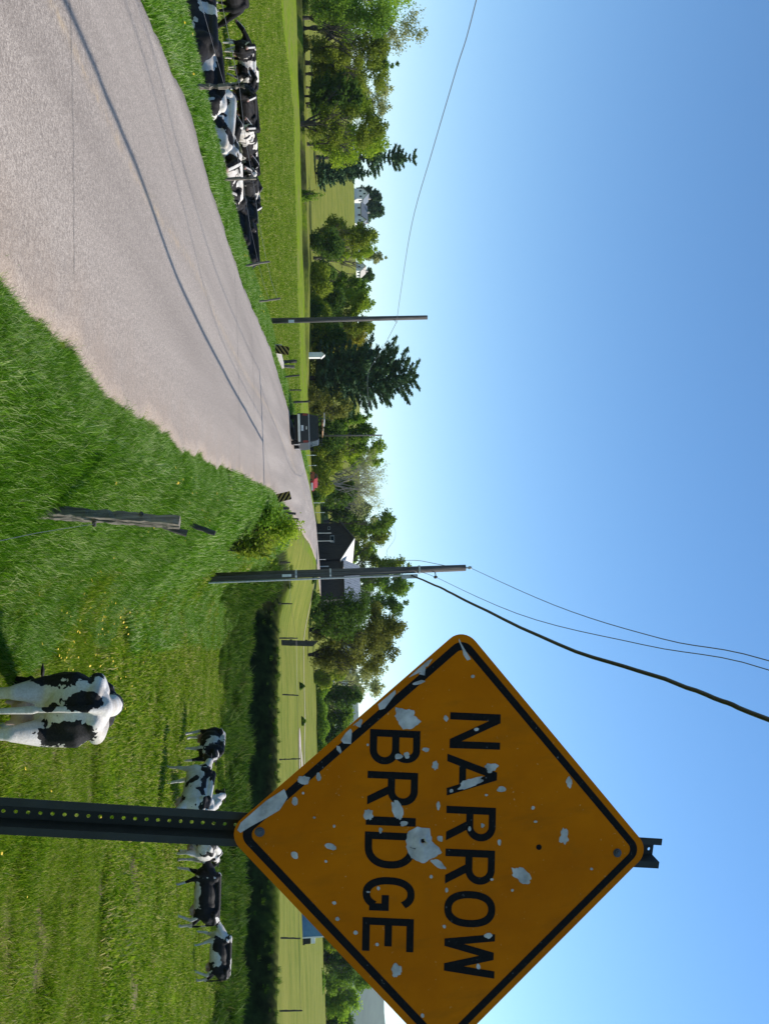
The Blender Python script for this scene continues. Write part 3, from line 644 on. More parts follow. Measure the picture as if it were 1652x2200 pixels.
def cow_mesh(name, head='up', turn=0.0, step=0.0, tail=0.0, vox=.024, fat=1.0):
    mb = MB()
    # trunk
    for c, r in (((.02, 0, .95), (.66, .325 * fat, .345)), ((-.30, 0, .93), (.47, .325 * fat, .35)), ((.48, 0, .98), (.34, .255, .36)), ((-.66, 0, 1.08), (.28, .25, .30)), ((.66, 0, .95), (.20, .20, .26))):
        ell(mb, c, r)
    cap(mb, (-.80, 0, 1.30), (-.3, 0, 1.335), .085, .09); cap(mb, (-.3, 0, 1.335), (.55, 0, 1.36), .09, .11)
    for s in (-1, 1):
        cap(mb, (-.52, s * .13, 1.29), (-.54, s * .23, 1.27), .07, .055); cap(mb, (-.54, s * .22, 1.24), (-.86, s * .10, 1.22), .085, .07)
        cap(mb, (.5, s * .10, 1.25), (.62, s * .17, .88), .14, .13)
        # thigh and hind leg
        st = step * s
        cap(mb, (-.66, s * .14, 1.05), (-.62 + st * .3, s * .17, .78), .175, .12); cap(mb, (-.62 + st * .3, s * .17, .78), (-.84 + st * .6, s * .16, .52), .12, .062)
        cap(mb, (-.84 + st * .6, s * .16, .52), (-.78 + st, s * .15, .16), .052, .038); cap(mb, (-.78 + st, s * .15, .16), (-.73 + st, s * .155, .05), .042, .055)
        cap(mb, (-.73 + st, s * .155, .05), (-.71 + st, s * .155, .025), .058, .055)
        sf = -step * s * .9
        cap(mb, (.60, s * .17, .88), (.60 + sf * .35, s * .165, .60), .115, .075); cap(mb, (.60 + sf * .35, s * .165, .60), (.61 + sf * .7, s * .155, .42), .062, .052)
        cap(mb, (.61 + sf * .7, s * .155, .42), (.60 + sf, s * .15, .14), .042, .038); cap(mb, (.60 + sf, s * .15, .14), (.63 + sf, s * .155, .04), .042, .056)
        cap(mb, (.63 + sf, s * .155, .04), (.645 + sf, s * .155, .025), .057, .053)
    # udder
    ell(mb, (-.48, 0, .60), (.20, .15, .13))
    for sx in (-.56, -.42):
        for s in (-1, 1): cap(mb, (sx, s * .08, .52), (sx, s * .085, .44), .024, .018)
    # tail
    cap(mb, (-.86, 0, 1.30), (-.97, tail * .2, 1.18), .045, .034); cap(mb, (-.97, tail * .2, 1.18), (-.98, tail * .6, .72), .032, .024); cap(mb, (-.98, tail * .6, .72), (-.97, tail * .8, .42), .036, .026)
    # neck and head
    P0 = Vector((.66, 0, 1.14))
    if head == 'up': N1 = Vector((1.12, turn * .5, 1.42)); hd = Vector((.44, turn * .5, -.34))
    elif head == 'level': N1 = Vector((1.20, turn * .4, 1.20)); hd = Vector((.46, turn * .5, -.24))
    elif head == 'low': N1 = Vector((1.18, turn * .4, .92)); hd = Vector((.40, turn * .4, -.36))
    else: N1 = Vector((1.14, turn * .4, .56)); hd = Vector((.30, turn * .35, -.46))
    mid_ = P0.lerp(N1, .5) + Vector((0, 0, .02))
    cap(mb, P0, mid_, .21, .165, .72); cap(mb, mid_, N1, .165, .125, .75); cap(mb, (.74, 0, .92), mid_ - Vector((0, 0, .10)), .13, .10, .6)
    hd = hd.normalized(); side = hd.cross(Vector((0, 0, 1))).normalized(); upv = side.cross(hd)
    poll = N1 + upv * .03; muz = poll + hd * .40
    cap(mb, poll, poll + hd * .17, .115, .105, .85); cap(mb, poll + hd * .17, muz, .102, .078, .95); ell(mb, muz + hd * .01, (.085, .085, .075))
    cap(mb, poll - upv * .06 + hd * .08, poll + hd * .32 - upv * .05, .085, .05, .8)
    for s in (-1, 1):
        e0 = poll + side * s * .10 + upv * .05; e1 = e0 + side * s * .17 - upv * .02 - hd * .02
        cap(mb, e0, e0.lerp(e1, .55), .03, .052, .45); cap(mb, e0.lerp(e1, .55), e1, .052, .022, .45)
        ell(mb, poll + hd * .15 + side * s * .088 + upv * .045, (.03, .03, .03))
    me = bpy.data.meshes.new(name); me.from_pydata(mb.v, [], mb.f)
    o = bpy.data.objects.new(name, me); C.objects.link(o)
    rm = o.modifiers.new('r', 'REMESH'); rm.mode = 'VOXEL'; rm.voxel_size = vox; rm.use_smooth_shade = True
    sm = o.modifiers.new('s', 'SMOOTH'); sm.factor = .5; sm.iterations = 3
    dg = bpy.context.evaluated_depsgraph_get(); m2 = bpy.data.meshes.new_from_object(o.evaluated_get(dg)); m2.name = name
    C.objects.unlink(o); bpy.data.objects.remove(o)
    # regions by their own anatomy
    n = len(m2.vertices); co = np.zeros(n * 3); m2.vertices.foreach_get('co', co); co = co.reshape(-1, 3)
    hdv, mz, pl, sd, uv_ = (np.array(v) for v in (hd, muz, poll, side, upv))
    soft = np.zeros((n, 4)); soft[:, 3] = 1
    rel = co - pl; along = rel @ hdv; lat = rel @ sd; upc = rel @ uv_
    inhead = (along > -.06) & (np.linalg.norm(co - (pl + hdv * .22), axis=1) < .42) & (co[:, 0] > .9)
    soft[:, 0] = np.clip((along - .37) / .04, 0, 1) * inhead + ((np.linalg.norm((co - np.array((-.48, 0, .56))) / np.array((.26, .18, .17)), axis=1) < 1)) * .8  # muzzle, udder
    eye = np.zeros(n)
    for s in (-1, 1): eye = np.maximum(eye, (np.linalg.norm(co - (pl + hdv * .155 + sd * s * .10 + uv_ * .05), axis=1) < .028) * 1.0)
    hoof = (co[:, 2] < .065) * 1.0
    soft[:, 1] = np.maximum(eye, hoof)
    blaze = np.clip(1 - np.abs(lat) / .045, 0, 1) * (upc > .02) * inhead
    soft[:, 2] = inhead * 1.0
    ca = m2.color_attributes.new('regions', 'FLOAT_COLOR', 'POINT'); ca.data.foreach_set('color', soft.astype(np.float32).ravel())
    a = m2.attributes.new('blaze', 'FLOAT', 'POINT'); a.data.foreach_set('value', blaze.astype(np.float32))
    m2.polygons.foreach_set('use_smooth', [True] * len(m2.polygons))
    m2.materials.clear(); m2.materials.append(M_cow)
    return m2
def cow_mat(name, spots=None):
    m, nt, b, _ = new_mat(name)
    v = obj_co(nt)
    def prop(p):
        a = nt.nodes.new('ShaderNodeAttribute'); a.attribute_type = 'OBJECT'; a.attribute_name = p; return a.outputs['Fac']
    if spots is None:
        n = nt.nodes.new('ShaderNodeTexNoise'); n.noise_dimensions = '4D'; n.inputs['Scale'].default_value = 1.35; n.inputs['Detail'].default_value = 5; n.inputs['Roughness'].default_value = .5
        n.inputs['Distortion'].default_value = 0.6
        nt.links.new(v, n.inputs['Vector']); nt.links.new(prop('coat_seed'), n.inputs['W']); n.inputs['Scale'].default_value = 1.75
        sx = nt.nodes.new('ShaderNodeSeparateXYZ'); nt.links.new(v, sx.inputs[0])
        low = math_(nt, 'MULTIPLY', math_(nt, 'SUBTRACT', 0.62, sx.outputs['Z'], clamp=True), -0.9)
        f = math_(nt, 'ADD', math_(nt, 'ADD', n.outputs[0], math_(nt, 'MULTIPLY', prop('coat_dark'), .65)), low)
        blk = math_(nt, 'GREATER_THAN', f, 0.5)
    else:
        wn_ = nt.nodes.new('ShaderNodeTexNoise'); wn_.inputs['Scale'].default_value = 7; nt.links.new(v, wn_.inputs['Vector'])
        wob = math_(nt, 'ADD', math_(nt, 'MULTIPLY', math_(nt, 'SUBTRACT', wn_.outputs[0], .5), 1.5), math_(nt, 'MULTIPLY', math_(nt, 'SUBTRACT', tnoise(nt, 28, 3, .6, v), .5), .5)); blk = None
        for c, r in spots:
            mp = nt.nodes.new('ShaderNodeMapping'); mp.vector_type = 'POINT'; mp.inputs['Location'].default_value = [-c[i] / r[i] for i in range(3)]; mp.inputs['Scale'].default_value = [1 / k for k in r]
            nt.links.new(v, mp.inputs[0]); ln = nt.nodes.new('ShaderNodeVectorMath'); ln.operation = 'LENGTH'; nt.links.new(mp.outputs[0], ln.inputs[0])
            t_ = math_(nt, 'LESS_THAN', math_(nt, 'ADD', ln.outputs['Value'], wob), 1.0)
            blk = t_ if blk is None else math_(nt, 'MAXIMUM', blk, t_)
    ca = nt.nodes.new('ShaderNodeAttribute'); ca.attribute_name = 'regions'; sp = nt.nodes.new('ShaderNodeSeparateColor'); nt.links.new(ca.outputs['Color'], sp.inputs[0])
    bl = nt.nodes.new('ShaderNodeAttribute'); bl.attribute_name = 'blaze'
    hair = tnoise(nt, 60, 3, .7, v); dirtn = tnoise(nt, 3, 4, .7, v)
    white = mix(nt, ramp(nt, dirtn, [(.38, (0,) * 3), (.75, (.7,) * 3)]), ramp(nt, hair, [(.3, (.50, .46, .42)), (.7, (.68, .65, .61))]), (.30, .23, .15))
    black = ramp(nt, hair, [(.3, (.008, .0075, .008)), (.7, (.022, .019, .018))])
    headblk = math_(nt, 'SUBTRACT', sp.outputs[2], math_(nt, 'GREATER_THAN', bl.outputs['Fac'], .25), clamp=True)
    blk = math_(nt, 'MAXIMUM', blk, headblk)
    blk = math_(nt, 'MULTIPLY', blk, math_(nt, 'SUBTRACT', 1.0, math_(nt, 'MULTIPLY', math_(nt, 'GREATER_THAN', bl.outputs['Fac'], .25), sp.outputs[2])))
    col = mix(nt, blk, white, black)
    col = mix(nt, math_(nt, 'MULTIPLY', sp.outputs[0], .85), col, (.30, .17, .14))
    col = mix(nt, sp.outputs[1], col, (.015, .013, .012))
    nt.links.new(col, b.inputs['Base Color']); b.inputs['Roughness'].default_value = .65; b.inputs['Specular IOR Level'].default_value = .12
    bump(nt, b, math_(nt, 'ADD', hair, math_(nt, 'MULTIPLY', tnoise(nt, 5, 2, .5, v), 3.0)), .35, .015)
    return m
M_cow = cow_mat('holstein_coat')
COW = {'up': cow_mesh('cow', 'up', .25, .10), 'level': cow_mesh('cow', 'level', -.3, -.16, .1), 'low': cow_mesh('cow', 'low', .2, .22), 'graze': cow_mesh('cow', 'graze', .1, .08, -.1), 'upl': cow_mesh('cow', 'up', -.7, -.05), 'hero': cow_mesh('cow', 'graze', .35, .12, .03, .017, .98)}
M_hero = cow_mat('holstein_coat_patched', [((-.90, .06, 1.13), (.22, .10, .15)), ((-.80, -.19, 1.00), (.34, .13, .24)), ((-.95, .03, .86), (.2, .035, .06)), ((-.55, .34, 1.02), (.55, .15, .28)), ((-.1, .3, .9), (.45, .2, .3)), ((.55, -.1, 1.2), (.35, .35, .4)), ((-.75, .30, .75), (.2, .08, .12))])
COW['hero'].materials.clear(); COW['hero'].materials.append(M_hero)
def cow(pose, x, y, face, label, group, dark=0.0, seed=0, sc=1.0, z=None):
    o = link('cow', COW[pose]); o.location = (x, y, (gzf(x, y) if z is None else z) - .01); o.rotation_euler = (0, 0, R(face)); o.scale = (sc,) * 3
    o['coat_dark'] = float(dark); o['coat_seed'] = float(seed); return tag(o, label, 'cow', group)
GR, GN, GF_ = 'cows in the right-hand pasture', 'cows lined up along the roadside fence', 'cows in the herd behind the fence row'
hero = cow('hero', 1.86, 8.95, 80, 'large white cow with black patches seen from behind, nearest in the right pasture', GR, 0, 0, 1.0, z=-1.73); hero.rotation_euler = (0, R(11), R(80)); hero.scale = (.86, 1.15, 1.02)
p = hit(1603, 390, 20); cow('level', p.x, p.y, -78, 'small black and white cow facing the camera beyond the big white cow', GR, .10, 3.1, .97)
p = hit(1700, 345, 18); cow('level', p.x, p.y, 118, 'white cow with black patches standing sideways just left of the sign post', GR, -.10, 27.4, .96)
p = hit(1744, 352, 18); cow('up', p.x + .4, p.y + 1.6, 80, 'mostly white cow half hidden behind the sign post', GR, -.08, 12.3, .95)
p = hit(1838, 375, 18); cow('level', p.x - .1, p.y, 60, 'white cow seen from behind just right of the sign post', GR, -.10, 4.7, .95)
p = hit(1925, 375, 18); cow('low', p.x, p.y, 178, 'mostly black cow with pale legs walking towards the sign post from the right', GR, .03, 22.6, .97)
p = hit(2052, 415, 18); cow('low', p.x, p.y, 176, 'black and white cow rightmost in the pasture, behind the mostly black one', GR, .08, 31.7, .97)
# near row on the left, legs hidden by the verge; ground just beyond the posts
def lcow(pose, U, Y, face, label, dark, seed, sc=1.0, dz=0.0):
    Y = Y * 1.10; x = at(U, 500, Y).x; return cow(pose, x, Y, face, label, GN, dark, seed, sc, z=gzf(x, Y) + dz)
lcow('low', 55, 14.2, -25, 'large mostly black cow cut by the picture edge, nearest in the fence row', .22, 5.3, 1.02)
lcow('graze', 175, 15.8, -8, 'black and white cow directly behind the first thick fence post', -.02, 9.9, .98, .05)
lcow('low', 252, 17.2, 160, 'pale cow with a long white back just past the first fence post', -.10, 14.2, .98, .12)
lcow('up', 322, 18.6, -60, 'black and white cow in the fence row between the pale cow and the second post', -.03, 2.2, .96, .1)
lcow('upl', 372, 20.2, -120, 'cow with bright white neck touching the second fence post in the fence row', .02, 17.5, .96, .1)
lcow('level', 432, 21.6, -70, 'black cow with white back streak in the fence row right past the second post', .16, 6.1, .97, .1)
lcow('low', 492, 23.2, -30, 'all-black cow with head lowered towards the verge', .3, 1.4, .97, .05)
lcow('graze', 532, 24.6, -20, 'dark grazing cow at the far end of the fence row', .3, 7.7, .97, .05)
far = [(108, 'up', -75, .12, 'leftmost cow of the herd behind the fence row, head held out sideways'), (128, 'low', -150, .08, 'second cow from the left in the herd behind the fence row'),
 (165, 'level', -100, .06, 'third cow from the left in the back herd'), (196, 'up', -60, .3, 'plain black cow right above the first fence post in the back herd'), (225, 'upl', -110, .3, 'fifth cow from the left in the back herd, black with raised head'),
 (252, 'level', 20, .25, 'black cow standing broadside behind the pale cow of the fence row'), (283, 'up', -80, -.08, 'mostly white cow in the middle of the dark back herd'), (312, 'level', -100, .12, 'eighth cow from the left in the back herd, just past the white one'),
 (345, 'up', 10, .2, 'dark cow broadside in the back herd left of the second fence post'), (375, 'level', -70, .1, 'black cow directly behind the second fence post in the back herd'), (402, 'upl', -100, .15, 'first back-herd cow to the right of the second fence post'),
 (428, 'up', -60, .05, 'second last cow at the right end of the back herd'), (462, 'level', -40, .3, 'last cow at the right end of the back herd, mostly black')]
for k, (U, pose, face, dk, lab) in enumerate(far):
    Y_ = 36.5 + (k % 3) * 1.5 - k * .15; x = at(U, 500, Y_).x; cow(pose, x, Y_, face, lab, GF_, dk, 40 + k * 3.3, .93 + .02 * (k % 3))
cow('graze', at(-22, 500, 30).x, 30, 60, 'black cow cut by the picture edge above the nearest cow', GF_, .3, 3.3, .95)

# ---------------------------------------------------------------- trees
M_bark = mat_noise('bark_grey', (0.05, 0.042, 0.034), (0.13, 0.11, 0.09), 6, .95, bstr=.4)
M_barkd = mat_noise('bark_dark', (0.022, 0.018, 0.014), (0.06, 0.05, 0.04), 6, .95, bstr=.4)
M_twig = mat_noise('twig_grey', (0.17, 0.15, 0.14), (0.32, 0.29, 0.27), 3, .95, bstr=0)
LEAF = {'yellow': mat_leaf('leaf_yellow_green', (0.156, 0.257, 0.011), (0.384, 0.491, 0.034)), 'green': mat_leaf('leaf_green', (0.084, 0.181, 0.011), (0.240, 0.363, 0.034)),
        'dark': mat_leaf('leaf_dark', (0.042, 0.099, 0.014), (0.120, 0.199, 0.025)), 'olive': mat_leaf('leaf_olive', (0.126, 0.187, 0.014), (0.300, 0.351, 0.034)),
        'brown': mat_leaf('leaf_bronze', (0.084, 0.099, 0.018), (0.216, 0.222, 0.040)), 'bud': mat_leaf('leaf_budding', (0.240, 0.269, 0.092), (0.504, 0.515, 0.207)),
        'orange': mat_leaf('leaf_orange_tint', (0.180, 0.199, 0.016), (0.408, 0.351, 0.046)), 'pine': mat_leaf('needle_blue_green', (0.042, 0.088, 0.040), (0.120, 0.199, 0.086), .15), 'fresh': mat_leaf('leaf_fresh', (0.144, 0.281, 0.014), (0.372, 0.515, 0.040))}
def quads(cs, size, name, mat, parent, horiz=.0, dirs=None, elong=1.0):
    n = len(cs)
    nrm = rng.normal(size=(n, 3)); nrm[:, 2] = np.abs(nrm[:, 2]) + horiz; nrm /= np.linalg.norm(nrm, axis=1)[:, None]
    a = rng.normal(size=(n, 3)) if dirs is None else dirs
    a = a - nrm * (a * nrm).sum(1)[:, None]; a /= np.linalg.norm(a, axis=1)[:, None] + 1e-9; b = np.cross(nrm, a)
    sz = size * rng.uniform(.55, 1.25, (n, 1)); a = a * sz * elong; b = b * sz * .62
    v = np.stack([cs - a, cs + b * .9, cs + a, cs - b], 1).reshape(-1, 3); f = np.arange(4 * n).reshape(-1, 4)
    return np_mesh(name, v, f, mat, parent)
def limbs(mb, p, d, ln, r, depth, tips, spread=.55, mi=0):
    q0 = p; n = 3; pts = [p]; 
    for i in range(n):
        d = (d + Vector((rnd.gauss(0, .10), rnd.gauss(0, .10), rnd.gauss(.03, .05)))).normalized(); q0 = q0 + d * (ln / n); pts.append(q0)
    mb.tube(pts, [r * (1 - .45 * i / n) for i in range(n + 1)], 4 if r < .1 else 6, mi, cap=False)
    if depth == 0: tips.append(q0); return
    for k in range(3 if depth > 1 else 4):
        a = rnd.uniform(0, 6.28); nd = (d + Vector((math.cos(a), math.sin(a), .25)) * spread * rnd.uniform(.7, 1.3)).normalized()
        limbs(mb, pts[rnd.choice((2, 3))], nd, ln * rnd.uniform(.6, .8), r * .5, depth - 1, tips, spread, mi)
def tree(U, Ptop, hw, Y, kind, label, low=.25, loose=0.0, leaf=.23, n=3600, bark=None, group='trees beyond the fields', name='tree', flat=1.0, trunk=1.0, xz=None):
    low = low * (.42 if U < 480 else .3); n = int(n * 2.3); x = at(U, 700, Y).x; zb = gzf(x, Y); top = at(U, Ptop, Y).z; h = max(top - zb, 1.2); w = hw / FPX * Y
    root = thing(name, (x, Y, zb), label, 'tree', group)
    mb = MB(); tips = []
    th = h * low
    mb.tube([(0, 0, -.3), (rnd.gauss(0, .1), 0, th * .6), (rnd.gauss(0, .25), rnd.gauss(0, .2), th + h * .12)], [h * .026 * trunk, h * .021 * trunk, h * .016 * trunk], 7, 0)
    for k in range(5):
        a = k * 1.26 + rnd.uniform(-.4, .4); limbs(mb, Vector((0, 0, th * rnd.uniform(.7, 1.1))), Vector((math.cos(a) * .6, math.sin(a) * .6, rnd.uniform(.7, 1.3))).normalized(), h * .30, h * .011 * trunk, 2, tips, .6)
    mb.build('trunk', bark or M_bark, root, smooth=True)
    # crown volume: clumps on an uneven envelope
    nb = 30 if hw > 30 else 18; cs = []
    ch = h * (1 - low)
    for k in range(nb):
        t_ = rnd.random() ** .8; zc = h * low + ch * (.03 + .87 * t_); env = math.sin(math.pi * min(1, .18 + .72 * t_)) ** .7
        a = rnd.uniform(0, 6.283); rr = w * env * math.sqrt(rnd.random()) * .82; cs.append((rr * math.cos(a), rr * math.sin(a) * flat, zc, rnd.uniform(.22, .42) * min(w, ch * .6) + .2))
    cs.append((0, 0, h - .18 * w, .2 * w))
    if not loose: cs += [(rnd.gauss(0, .12) * w, rnd.gauss(0, .12) * w, h * low + ch * q_, .42 * min(w, ch * .6)) for q_ in (.1, .22, .36, .5, .64, .78)]
    cs.append((w * .2, 0, h * .94 - .15 * w, .22 * w))
    tot = sum(c[3] ** 2 for c in cs); pts = []
    for c in cs:
        m = max(6, int(n * c[3] ** 2 / tot)); d = rng.normal(size=(m, 3)); d /= np.linalg.norm(d, axis=1)[:, None]
        rad = c[3] * (rng.random((m, 1)) ** .5) * (1 + .35 * rng.standard_normal((m, 1)) * (.35 + loose)); d[:, 2] *= .8
        pts.append(np.array(c[:3]) + d * rad)
    pts = np.concatenate(pts)
    if loose: pts = pts[rng.random(len(pts)) > loose * .5]
    quads(pts, leaf * Y / 170, 'crown', LEAF[kind], root)
    return root
def bare(U, Ptop, hw, Y, label, name='bare_tree'):
    x = at(U, 700, Y).x; zb = gzf(x, Y); h = at(U, Ptop, Y).z - zb; root = thing(name, (x, Y, zb), label, 'tree', 'trees beyond the fields')
    mb = MB(); tips = []; mb.tube([(0, 0, -.3), (0, 0, h * .4)], [h * .02, h * .014], 6)
    mb.build('trunk', M_twig, root)
    mb = MB()
    for k in range(9):
        a = k * .7 + rnd.uniform(-.3, .3); limbs(mb, Vector((0, 0, h * rnd.uniform(.15, .4))), Vector((math.cos(a) * .42, math.sin(a) * .42, 1)).normalized(), h * .27, h * .007, 3, tips, .5)
    mb.build('branches', M_twig, root)
    pts = np.array([tuple(t_) for t_ in tips]); pts = np.repeat(pts, 5, 0) + rng.normal(0, h * .02, (len(pts) * 5, 3))
    quads(pts, .10 * Y / 170, 'buds', LEAF['bud'], root, elong=2)
    return root
def pine(U, Ptop, hw, Y, label, low=.08, tiers=17, kind='pine', droop=.0, name='pine_tree', lean=0, n=120, prof=None):
    x = at(U, 700, Y).x; zb = gzf(x, Y); h = at(U, Ptop, Y).z - zb; w = hw / FPX * Y
    root = thing(name, (x, Y, zb), label, 'tree', 'evergreens beyond the fields')
    mb = MB(); mb.tube([(0, 0, -.3), (0, 0, h * .5), (0, 0, h * .97)], [h * .022, h * .014, .03], 7)
    cs = []; ds = []
    for k in range(tiers):
        t_ = k / (tiers - 1); z = h * (low + (1 - low) * .96 * t_)
        env = (prof(t_) if prof else (1 - t_) ** .7 * (.75 + .25 * math.sin(k * 2.1))) * w + .25
        nb = max(5, int(11 * (1 - t_) + 5))
        for j in range(nb):
            a = j * 6.283 / nb + rnd.uniform(-.35, .35) + k * .7; L_ = env * rnd.uniform(.6, 1.15)
            dx, dy = math.cos(a), math.sin(a); rise = L_ * (.30 * t_ + .12 - droop)
            tip = Vector((dx * L_, dy * L_, z + rise)); mb.tube([(0, 0, z), tip * .5 + Vector((0, 0, z * .5 - L_ * .02)), tip], [.05 * h / 14, .03 * h / 14, .015], 3, cap=False)
            m = max(10, int(n * L_ / w * .95)); tt = rng.random(m) ** .6
            spread = L_ * .20 * (1.15 - tt)[:, None]
            pp = np.stack([dx * L_ * tt, dy * L_ * tt, z + rise * tt ** 1.6], -1) + rng.normal(size=(m, 3)) * np.array([1, 1, .28]) * spread
            cs.append(pp); ds.append(np.tile([dx, dy, .35], (m, 1)) + rng.normal(0, .35, (m, 3)))
    mb.build('trunk', M_barkd, root)
    quads(np.concatenate(cs), .27 * Y / 170, 'crown', LEAF[kind], root, dirs=np.concatenate(ds), elong=1.7, horiz=.6)
    return root
def shrub(U, Ptop, hw, Y, kind, label, name='shrub', n=900, leaf=.22, P0=None):
    x = at(U, 700, Y).x; zb = gzf(x, Y); h = max(at(U, Ptop, Y).z - zb, .5); w = hw / FPX * Y
    root = thing(name, (x, Y, zb), label, 'shrub', 'shrubs in the fields'); mb = MB(); tips = []
    for k in range(6):
        a = k * 1.05; limbs(mb, Vector((0, 0, -.05)), Vector((math.cos(a) * .5, math.sin(a) * .5, 1)).normalized(), h * .4, h * .015, 1, tips, .6)
    mb.build('stem', M_barkd, root)
    d = rng.normal(size=(n, 3)); d /= np.linalg.norm(d, axis=1)[:, None]; d[:, 2] = np.abs(d[:, 2]); r_ = rng.random((n, 1)) ** .4 * (.8 + .25 * np.sin(d[:, :1] * 5 + U) * np.sin(d[:, 1:2] * 4 + U))
    quads(d * r_ * np.array([w, w * .8, h]), leaf * max(Y, 25) / 170, 'foliage', LEAF[kind], root)
    return root
T = tree
T(-25, 905, 85, 166, 'fresh', 'tallest yellow-green tree, cut by the picture edge beyond the left pasture', .22, .1, n=5200)
T(62, 925, 55, 172, 'bud', 'tall grey-green tree with thin budding crown next to the tallest tree', .3, .55, n=3600)
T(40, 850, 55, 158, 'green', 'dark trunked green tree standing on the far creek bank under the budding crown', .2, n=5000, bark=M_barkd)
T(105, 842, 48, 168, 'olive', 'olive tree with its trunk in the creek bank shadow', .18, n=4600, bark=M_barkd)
T(160, 838, 55, 176, 'olive', 'wide olive-brown tree above the leaning white trunks', .2, n=5000)
T(135, 858, 26, 182, 'green', 'small dark green tree top poking out above the olive tree', .3, .2, n=2200)
T(188, 846, 34, 190, 'bud', 'thin greyish budding tree behind the olive trees', .25, .5, n=2400)
pine(207, 775, 46, 158, 'dark low-branched tree with a pointed base on the bright green bank', low=.12, kind='dark', prof=lambda t_: math.sin(math.pi * min(1, .22 + .7 * t_)) ** .8)
T(228, 842, 36, 186, 'bud', 'pale budding tree between the pointed dark tree and the multi-stemmed tree', .3, .5, n=2600)
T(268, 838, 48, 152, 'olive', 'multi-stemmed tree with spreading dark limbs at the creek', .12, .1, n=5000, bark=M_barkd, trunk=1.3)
T(222, 800, 44, 168, 'yellow', 'round yellow-green tree left of the multi-stemmed tree', .2, n=3600)
T(310, 840, 48, 176, 'yellow', 'yellow-green tree overlapping the lobed pine', .14, n=4600)
pine(338, 893, 52, 232, 'tall lobed white pine standing on the slope left of the white house', low=.30, n=150, prof=lambda t_: (.95 - .55 * t_) * (.6 + .4 * math.sin(t_ * 19)))
pine(372, 800, 34, 228, 'shorter bushy pine at the right foot of the tall lobed pine', low=.06)
pine(425, 818, 20, 410, 'dark evergreen directly behind the left part of the white house', low=.05, prof=lambda t_: math.sin(math.pi * min(1, .25 + .65 * t_)))
pine(452, 824, 20, 412, 'dark evergreen behind the right gable of the white house', low=.05, prof=lambda t_: math.sin(math.pi * min(1, .25 + .65 * t_)))
T(505, 815, 40, 196, 'olive', 'round olive tree right of the white house', .06, n=4200)
T(535, 812, 30, 204, 'yellow', 'yellow-green tree beside the round olive tree', .1, n=3000)
T(554, 832, 17, 210, 'bud', 'thin wispy budding tree left of the small white house', .35, .6, n=1200)
T(525, 745, 39, 182, 'dark', 'low dark tree at the foot of the round olive tree', .05, n=2400)
T(592, 806, 17, 430, 'dark', 'dark tree clump behind the small white house', .05, n=1500)
T(588, 722, 31, 180, 'dark', 'dark rounded thicket below the small white house', .02, n=2200)
T(620, 800, 34, 200, 'green', 'green tree just right of the small white house', .05, n=3600)
T(652, 808, 36, 194, 'yellow', 'yellow-green tree left of the left utility pole', .05, n=3800)
T(640, 745, 44, 180, 'dark', 'dark low tree under the yellow-green tree left of the utility pole', .02, n=2800)
T(703, 806, 36, 196, 'olive', 'olive tree directly right of the left utility pole', .05, n=3800)
T(740, 802, 32, 190, 'orange', 'orange-tinted budding tree left of the big blue-green pine', .08, n=3600)
T(722, 745, 36, 176, 'dark', 'dark bushy tree under the orange-tinted crown', .02, n=2600)
pine(812, 896, 78, 172, 'big blue-green white pine with plumed tiers left of the truck', low=.08, tiers=20, n=230, prof=lambda t_: (.80 + .25 * math.sin(t_ * 2.4) - .50 * t_ ** 5) * (.84 + .16 * math.sin(t_ * 31)))
pine(768, 838, 45, 176, 'smaller pine leaning against the left side of the big white pine', low=.1, tiers=13, n=150, prof=lambda t_: (.9 - .6 * t_))
T(872, 762, 34, 166, 'brown', 'bronze-brown shrubby tree right of the big pine', .04, .2, n=2800)
T(895, 800, 26, 186, 'green', 'small green tree between the big pine and the far pole', .06, n=2400)
T(925, 812, 32, 190, 'green', 'green tree behind the far utility pole', .05, n=3200)
T(962, 832, 34, 196, 'yellow', 'tall airy yellow-green tree right of the far pole', .12, .35, n=3200)
T(992, 826, 30, 200, 'fresh', 'airy light green tree left of the bare grey tree', .15, .4, n=2800)
T(935, 740, 52, 176, 'dark', 'dark undergrowth tree above the truck roof', .02, n=2600)
T(990, 735, 36, 180, 'olive', 'low olive tree above the red car', .02, n=2400)
bare(1040, 838, 30, 176, 'bare grey tree with fine twigs left of the barn')
bare(1020, 812, 20, 190, 'smaller bare grey tree overlapping the taller bare one')
bare(1075, 815, 24, 205, 'thin bare tree between the grey tree and the barn trees')
T(1058, 770, 33, 190, 'dark', 'dark green tree under the bare branches', .03, n=2200)
T(1120, 852, 40, 236, 'green', 'tall airy green tree behind the barn gable', .15, .25, n=4200)
T(1150, 842, 34, 246, 'olive', 'grey-green tree behind the barn ridge', .15, .35, n=3000)
T(1092, 800, 30, 226, 'dark', 'dark green tree at the left corner of the barn', .05, n=3000)
T(1188, 812, 30, 250, 'fresh', 'bright yellow-green tree above the lit barn roof', .05, n=2800)
T(1222, 884, 34, 240, 'olive', 'tall olive tree behind the right utility pole', .15, .2, n=3800)
T(1262, 890, 38, 236, 'green', 'tallest green tree behind the metal-roofed barn wing', .12, .1, n=4400)
T(1300, 880, 38, 224, 'dark', 'dark tree behind the right end of the barn wing', .1, n=4200)
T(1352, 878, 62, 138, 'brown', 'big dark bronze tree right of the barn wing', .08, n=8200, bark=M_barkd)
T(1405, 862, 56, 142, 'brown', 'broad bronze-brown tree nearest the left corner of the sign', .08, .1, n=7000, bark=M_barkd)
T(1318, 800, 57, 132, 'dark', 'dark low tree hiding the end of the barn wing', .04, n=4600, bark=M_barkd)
T(1440, 838, 34, 190, 'bud', 'pale budding tree behind the bronze trees near the sign', .2, .5, n=2400)
